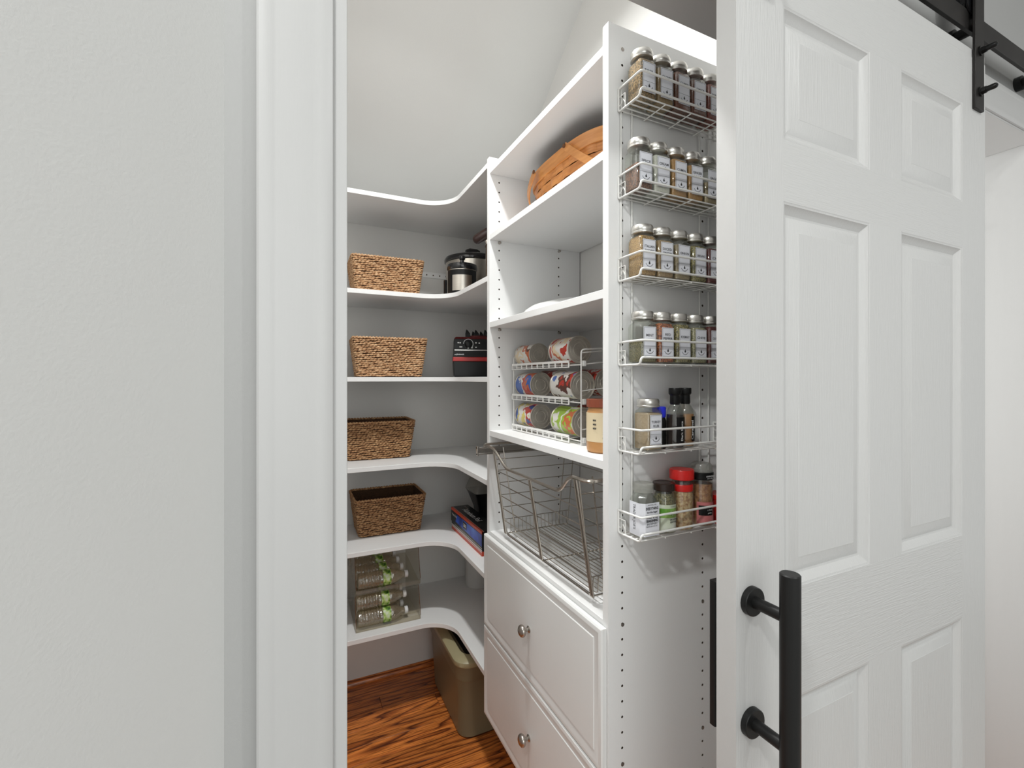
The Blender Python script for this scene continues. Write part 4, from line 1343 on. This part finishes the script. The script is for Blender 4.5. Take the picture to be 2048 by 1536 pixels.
def canlabel(name, cols, seed):
    """printed paper label: colour patches placed around and along the can"""
    m = bpy.data.materials.new(name); m.use_nodes = True
    nt = m.node_tree; bs = nt.nodes['Principled BSDF']; bs.inputs['Roughness'].default_value = .3
    tc = nt.nodes.new('ShaderNodeTexCoord'); mp = nt.nodes.new('ShaderNodeMapping')
    mp.inputs['Location'].default_value = (seed * 1.3, seed * .7, seed * .37)
    nt.links.new(tc.outputs['Object'], mp.inputs[0])
    n = nt.nodes.new('ShaderNodeTexNoise'); n.inputs['Scale'].default_value = 26; n.inputs['Detail'].default_value = 2.0
    nt.links.new(mp.outputs[0], n.inputs['Vector'])
    sx_ = nt.nodes.new('ShaderNodeSeparateXYZ'); nt.links.new(tc.outputs['Object'], sx_.inputs[0])
    ma = nt.nodes.new('ShaderNodeMath'); ma.operation = 'MULTIPLY_ADD'; ma.inputs[1].default_value = -4.2; ma.inputs[2].default_value = .5
    nt.links.new(sx_.outputs[1], ma.inputs[0])
    mb = nt.nodes.new('ShaderNodeMath'); mb.operation = 'MULTIPLY_ADD'; mb.inputs[1].default_value = 1.5
    nt.links.new(n.outputs['Fac'], mb.inputs[0]); nt.links.new(ma.outputs[0], mb.inputs[2])
    mc = nt.nodes.new('ShaderNodeMath'); mc.operation = 'SUBTRACT'; mc.inputs[1].default_value = .75
    nt.links.new(mb.outputs[0], mc.inputs[0])
    r = nt.nodes.new('ShaderNodeValToRGB'); r.color_ramp.interpolation = 'CONSTANT'
    e = r.color_ramp.elements
    k = len(cols)
    while len(e) < k: e.new(.5)
    for i, cc in enumerate(cols):
        e[i].position = 0 if i == 0 else .22 + .60 * (i - 1) / max(1, k - 2)
        e[i].color = (*cc, 1)
    nt.links.new(mc.outputs[0], r.inputs[0]); nt.links.new(r.outputs[0], bs.inputs['Base Color'])
    return m
WHT, RED, BLU, DBL, GRN, YEL, BRN, CRM, ORG = (.68, .66, .62), (.42, .035, .02), (.04, .12, .42), (.02, .05, .20), (.30, .45, .05), (.62, .50, .10), (.10, .03, .02), (.70, .58, .40), (.50, .13, .05)
def can(c, r, ln, cols, seed, label):
    t = thing('food_can', label, 'can', c, 'food cans lying in the can rack')
    m = canlabel('can_label_paper', cols, seed)
    b = B(); b.lathe([(r - .0008, -ln / 2 + .004), (r - .0004, -ln / 2 + .005), (r - .0004, ln / 2 - .005), (r - .0008, ln / 2 - .004)], c, 'Y', 40, True, True)
    b.build('paper_label', m, t)
    for s_ in (-1, 1):
        e = ln / 2
        b = B()
        pr = [(r - .001, s_ * (e - .0045)), (r + .0008, s_ * (e - .003)), (r + .0010, s_ * e), (r - .0006, s_ * (e + .0004)), (r - .0016, s_ * e), (r - .0020, s_ * (e - .0032)),
              (r * .80, s_ * (e - .0032)), (r * .78, s_ * (e - .0020)), (r * .70, s_ * (e - .0020)), (r * .68, s_ * (e - .0034)), (r * .52, s_ * (e - .0034)), (r * .50, s_ * (e - .0024)),
              (r * .44, s_ * (e - .0024)), (r * .42, s_ * (e - .0034)), (.002, s_ * (e - .0034))]
        b.lathe(pr if s_ > 0 else pr, c, 'Y', 40, False, True)
        b.build('can_end', 'canmetal', t, smooth=25)
    return t
LIPX = CX0 - .0045
def cx(r): return LIPX + r + .002
def tz_(k, r, x): return TIER[k] + SL * (x - CX0) + .0018 + r * math.sqrt(1 + SL * SL)
for k, r, y0_, ln, cols, sd, lab in [
    (2, .0340, 1.290, .104, [WHT, CRM, WHT, ORG, BRN, WHT], 1, 'white and brown labelled can, far end of the top tier of the can rack'),
    (2, .0365, 1.070, .104, [RED, WHT, ORG, CRM, WHT, RED], 2, 'red, orange and cream labelled can, near end of the top tier of the can rack'),
    (1, .0372, 1.285, .110, [BLU, BLU, WHT, RED, ORG, BLU], 3, 'blue and red labelled can, far end of the middle tier of the can rack'),
    (1, .0378, 1.060, .110, [BLU, WHT, WHT, BRN, RED, BLU], 4, 'blue, white and dark bean labelled can, near end of the middle tier'),
    (0, .0372, 1.285, .110, [DBL, BLU, YEL, WHT, RED, DBL], 5, 'blue and yellow labelled can, far end of the bottom tier of the can rack'),
    (0, .0385, 1.055, .112, [GRN, GRN, WHT, GRN, ORG, GRN], 6, 'green labelled can, near end of the bottom tier of the can rack'),
    (1, .0375, 1.285, .110, [BRN, RED, BRN, RED, WHT, BRN], 7, 'dark red can lying behind the far blue can of the middle tier'),
    (1, .0375, 1.060, .110, [RED, BRN, RED, WHT, RED, BRN], 8, 'dark can lying behind the near can of the middle tier'),
    (0, .0375, 1.058, .110, [BRN, RED, WHT, BRN, RED, BRN], 9, 'dark red can lying behind the green can of the bottom tier'),
]:
    x = cx(r)
    if 'behind' in lab: x += .0775
    can((x, y0_, tz_(k, r, x)), r, ln, cols, sd, lab)

# peanut butter jar
c = (.650, .865); Z = TS[4]
t = thing('peanut_butter_jar', 'peanut butter jar with brown-red lid at the right end of the tower shelf', 'jar', (c[0], c[1], Z))
r = .0405
b = B(); b.lathe([(r - .006, 0), (r - .001, .004), (r, .012), (r, .090), (r - .003, .097), (r - .004, .104)], (c[0], c[1], Z), seg=40); b.build('body', 'pb', t)
b = B()
pr = []
for k in range(48):
    a = 2 * pi * k / 48
    pr.append((c[0] + (r - .0005 + (.0006 if k % 2 else 0)) * cos(a), c[1] + (r - .0005 + (.0006 if k % 2 else 0)) * sin(a)))
b.prism(pr, Z + .1045, Z + .122); b.build('lid', 'pblid', t, smooth=0)
n = 14
Z6b = Z
ring = [(c[0] + cos(radians(-215 + 190 * k / n)) * (r + .0004), c[1] + sin(radians(-215 + 190 * k / n)) * (r + .0004)) for k in range(n + 1)]
b = B(); b.loft([[(x, y, Z + .026) for x, y in ring], [(x, y, Z + .092) for x, y in ring]], False, False, closed=False)
lb = b.build('label', 'pblabel', t)
def onring(deg, z, s_, w_, h_, m='ink', bo=0):
    a = radians(deg)
    nrm = Vector((cos(a), sin(a), 0)); xd = Vector((-sin(a), cos(a), 0))
    text('lettering', s_, Vector((c[0], c[1], Z + z)) + nrm * (r + .0012), xd, (0, 0, 1), w_, h_, m, lb, bo)
onring(-120, .085, 'PEANUT', .016, .0035); onring(-120, .079, 'BUTTER', .014, .0035, 'ink', .02)
onring(-112, .066, '\u2605', .010, .012); onring(-128, .047, '3', .005, .006); onring(-120, .036, 'CRUNCHY', .018, .004)
onring(-158, .066, '\u2261\u2261\u2261', .008, .022)

# ============================================================ bottle dispenser
Z = S[6]
BX0, BX1, BY0, BY1 = .2130, .4660, 1.845, 2.120
disp = thing('bottle_dispenser', 'clear acrylic two-level water bottle dispenser on the lowest corner shelf', 'dispenser', (BX0, BY0, Z))
UZ = .155   # upper ramp at front
for x in (BX0, BX1 - .002):
    b = B()
    poly = [(BY0, .001), (BY0 - .004, .018), (BY0 + .030, UZ - .03), (BY0 + .004, UZ - .008), (BY0, UZ + .012), (BY0 + .045, .300), (BY1, .300), (BY1, .001)]
    n = len(poly)
    b.add([(x, y, Z + z) for y, z in poly] + [(x + .002, y, Z + z) for y, z in poly],
          [tuple(reversed(range(n))), tuple(range(n, 2 * n))] + [(i, (i + 1) % n, n + (i + 1) % n, n + i) for i in range(n)])
    b.build('side_wall', 'acr2', disp, smooth=0)
    bb = B()
    seq = [(x + .001, y, Z + z) for y, z in (poly[1], poly[2])]
    bb.tube([(x + .001, BY0 - .004, Z + .018), (x + .001, BY0 + .030, Z + UZ - .03)], .0010, 5)
    bb.tube([(x + .001, BY0, Z + UZ + .012), (x + .001, BY0 + .045, Z + .300)], .0010, 5)
    bb.build('side_edge', 'darkin', disp)
b = B(); b.box(BX0 + .002, BX1 - .002, BY0, BY1, Z + .001, Z + .003); b.box(BX0 + .002, BX1 - .002, BY0 - .002, BY0, Z + .001, Z + .018)
b.build('floor_tray', 'acr2', disp, smooth=0)
b = B()
b.loft([[(x, BY0 - .002, Z + UZ - .010), (x, BY0, Z + UZ - .012), (x, BY1, Z + UZ + .020), (x, BY1, Z + UZ + .0225), (x, BY0 + .001, Z + UZ - .0085), (x, BY0 + .001, Z + UZ + .006), (x, BY0 - .001, Z + UZ + .006)] for x in (BX0 + .002, BX1 - .002)])
b.build('upper_tray', 'acr2', disp, smooth=0)
M['wlabel'] = mat('green_bottle_label', (.5, .62, .2), .35, ramp=[(.30, (.02, .08, .01)), (.42, (.20, .38, .05)), (.52, (.50, .62, .22)), (.64, (.62, .70, .55))], vscale=60, detail=1)
M['wcap'] = mat('white_cap', (.72, .72, .72), .35)
WR = .0305
def bottle_mesh(t):
    pr = [(.018, 0), (.0270, .002), (WR, .010)]
    x = .014
    while x < .088:
        pr += [(WR, x), (WR - .0016, x + .004), (WR, x + .008)]; x += .011
    pr += [(WR, .092), (WR - .001, .096), (WR - .001, .128), (WR, .132), (WR - .002, .142), (.024, .156), (.0165, .170), (.0125, .178), (.0120, .186)]
    b = B(); b.lathe(pr, (0, 0, 0), 'X', 28)
    b.build('bottle_body', 'water', t)
    b = B(); b.lathe([(WR - .0003, .0965), (WR - .0003, .1275)], (0, 0, 0), 'X', 28, False, False); b.build('label', 'wlabel', t)
    b = B(); b.lathe([(.0120, .1850), (.0140, .1855), (.0140, .1965), (.0125, .1985)], (0, 0, 0), 'X', 20); b.build('cap', 'wcap', t)
wt = thing('water_bottle', 'x', 'bottle', (0, 0, 0), 'water bottles lying in the clear dispenser')
bottle_mesh(wt)
lo = .0032 + WR
spots = [
    (BY0 + .004 + WR, lo, .222, 'clear water bottle at the very front of the lower dispenser level'),
    (BY0 + .018 + WR, lo + .0612, .218, 'clear water bottle resting on top of the front bottle of the lower level'),
    (BY0 + .066 + WR, lo + .0005, .216, 'clear water bottle second from the front on the lower dispenser floor'),
    (BY0 + .085 + WR, lo + .0600, .216, 'clear water bottle stacked second from the front on the lower level'),
    (BY0 + .130 + WR, lo + .0010, .218, 'clear water bottle third from the front on the lower dispenser floor'),
]
up = [(BY0 + .004 + WR, .222), (BY0 + .067 + WR, .216), (BY0 + .130 + WR, .212), (BY0 + .193 + WR, .209)]
names = ['foremost', 'second', 'third', 'rearmost']
for (y, x), nm in zip(up, names):
    spots.append((y, UZ - .0085 + .0315 * (y - BY0) / .275 + WR + .0008, x, 'clear water bottle with green label, %s on the upper dispenser ramp' % nm))
for i, (y, z, x, lab) in enumerate(spots):
    if i == 0:
        o = wt; o.location = (x, y, Z + z); o['label'] = lab
    else:
        o = dup(wt, (x, y, Z + z), lab)

# ============================================================ olive storage bin on the floor
t = thing('storage_bin', 'tall olive plastic bin with a lighter lid on the wood floor', 'bin', (.72, 1.83, 0))
cxb, cyb = .7150, 1.835
def rb(hx, hy, r, z, dx=0, dy=0): return rrect(hx, hy, r, z, 6, cxb + dx, cyb + dy)
b = B()
b.loft([rb(.140, .195, .045, .001), rb(.146, .202, .048, .006), rb(.156, .222, .050, .225), rb(.158, .225, .052, .232), rb(.162, .229, .052, .236), rb(.166, .236, .054, .300), rb(.168, .238, .054, .304)])
b.build('body', 'olive', t, smooth=40)
b = B()
b.loft([rb(.174, .244, .058, .296), rb(.176, .246, .058, .300), rb(.175, .245, .058, .314), rb(.166, .236, .054, .322), rb(.140, .210, .045, .325), rb(.136, .206, .042, .303), rb(.130, .200, .040, .302)])
b.build('lid', 'olivelid', t, smooth=40)
b = B()
b.loft([rrect(.118, .186, .03, .302, 4, cxb, cyb), rrect(.115, .183, .03, .312, 4, cxb, cyb)]); b.build('lid_insert', 'blackp', t)

# ============================================================ light fixtures (out of view)
def fixture(loc, label):
    t = thing('recessed_light', label, 'light', loc)
    b = B(); b.lathe([(.085, .0), (.085, -.004), (.060, -.006), (.055, .0)], loc, seg=32, cap0=False, cap1=False); b.build('trim_ring', 'plastic_w', t)
fixture((.26, 1.0, 2.739), 'round recessed ceiling light inside the pantry')
fixture((-.58, -.20, 2.739), 'round recessed ceiling light in the hall above the viewer')
fixture((1.10, -.75, 2.739), 'round recessed ceiling light in the hall on the right')
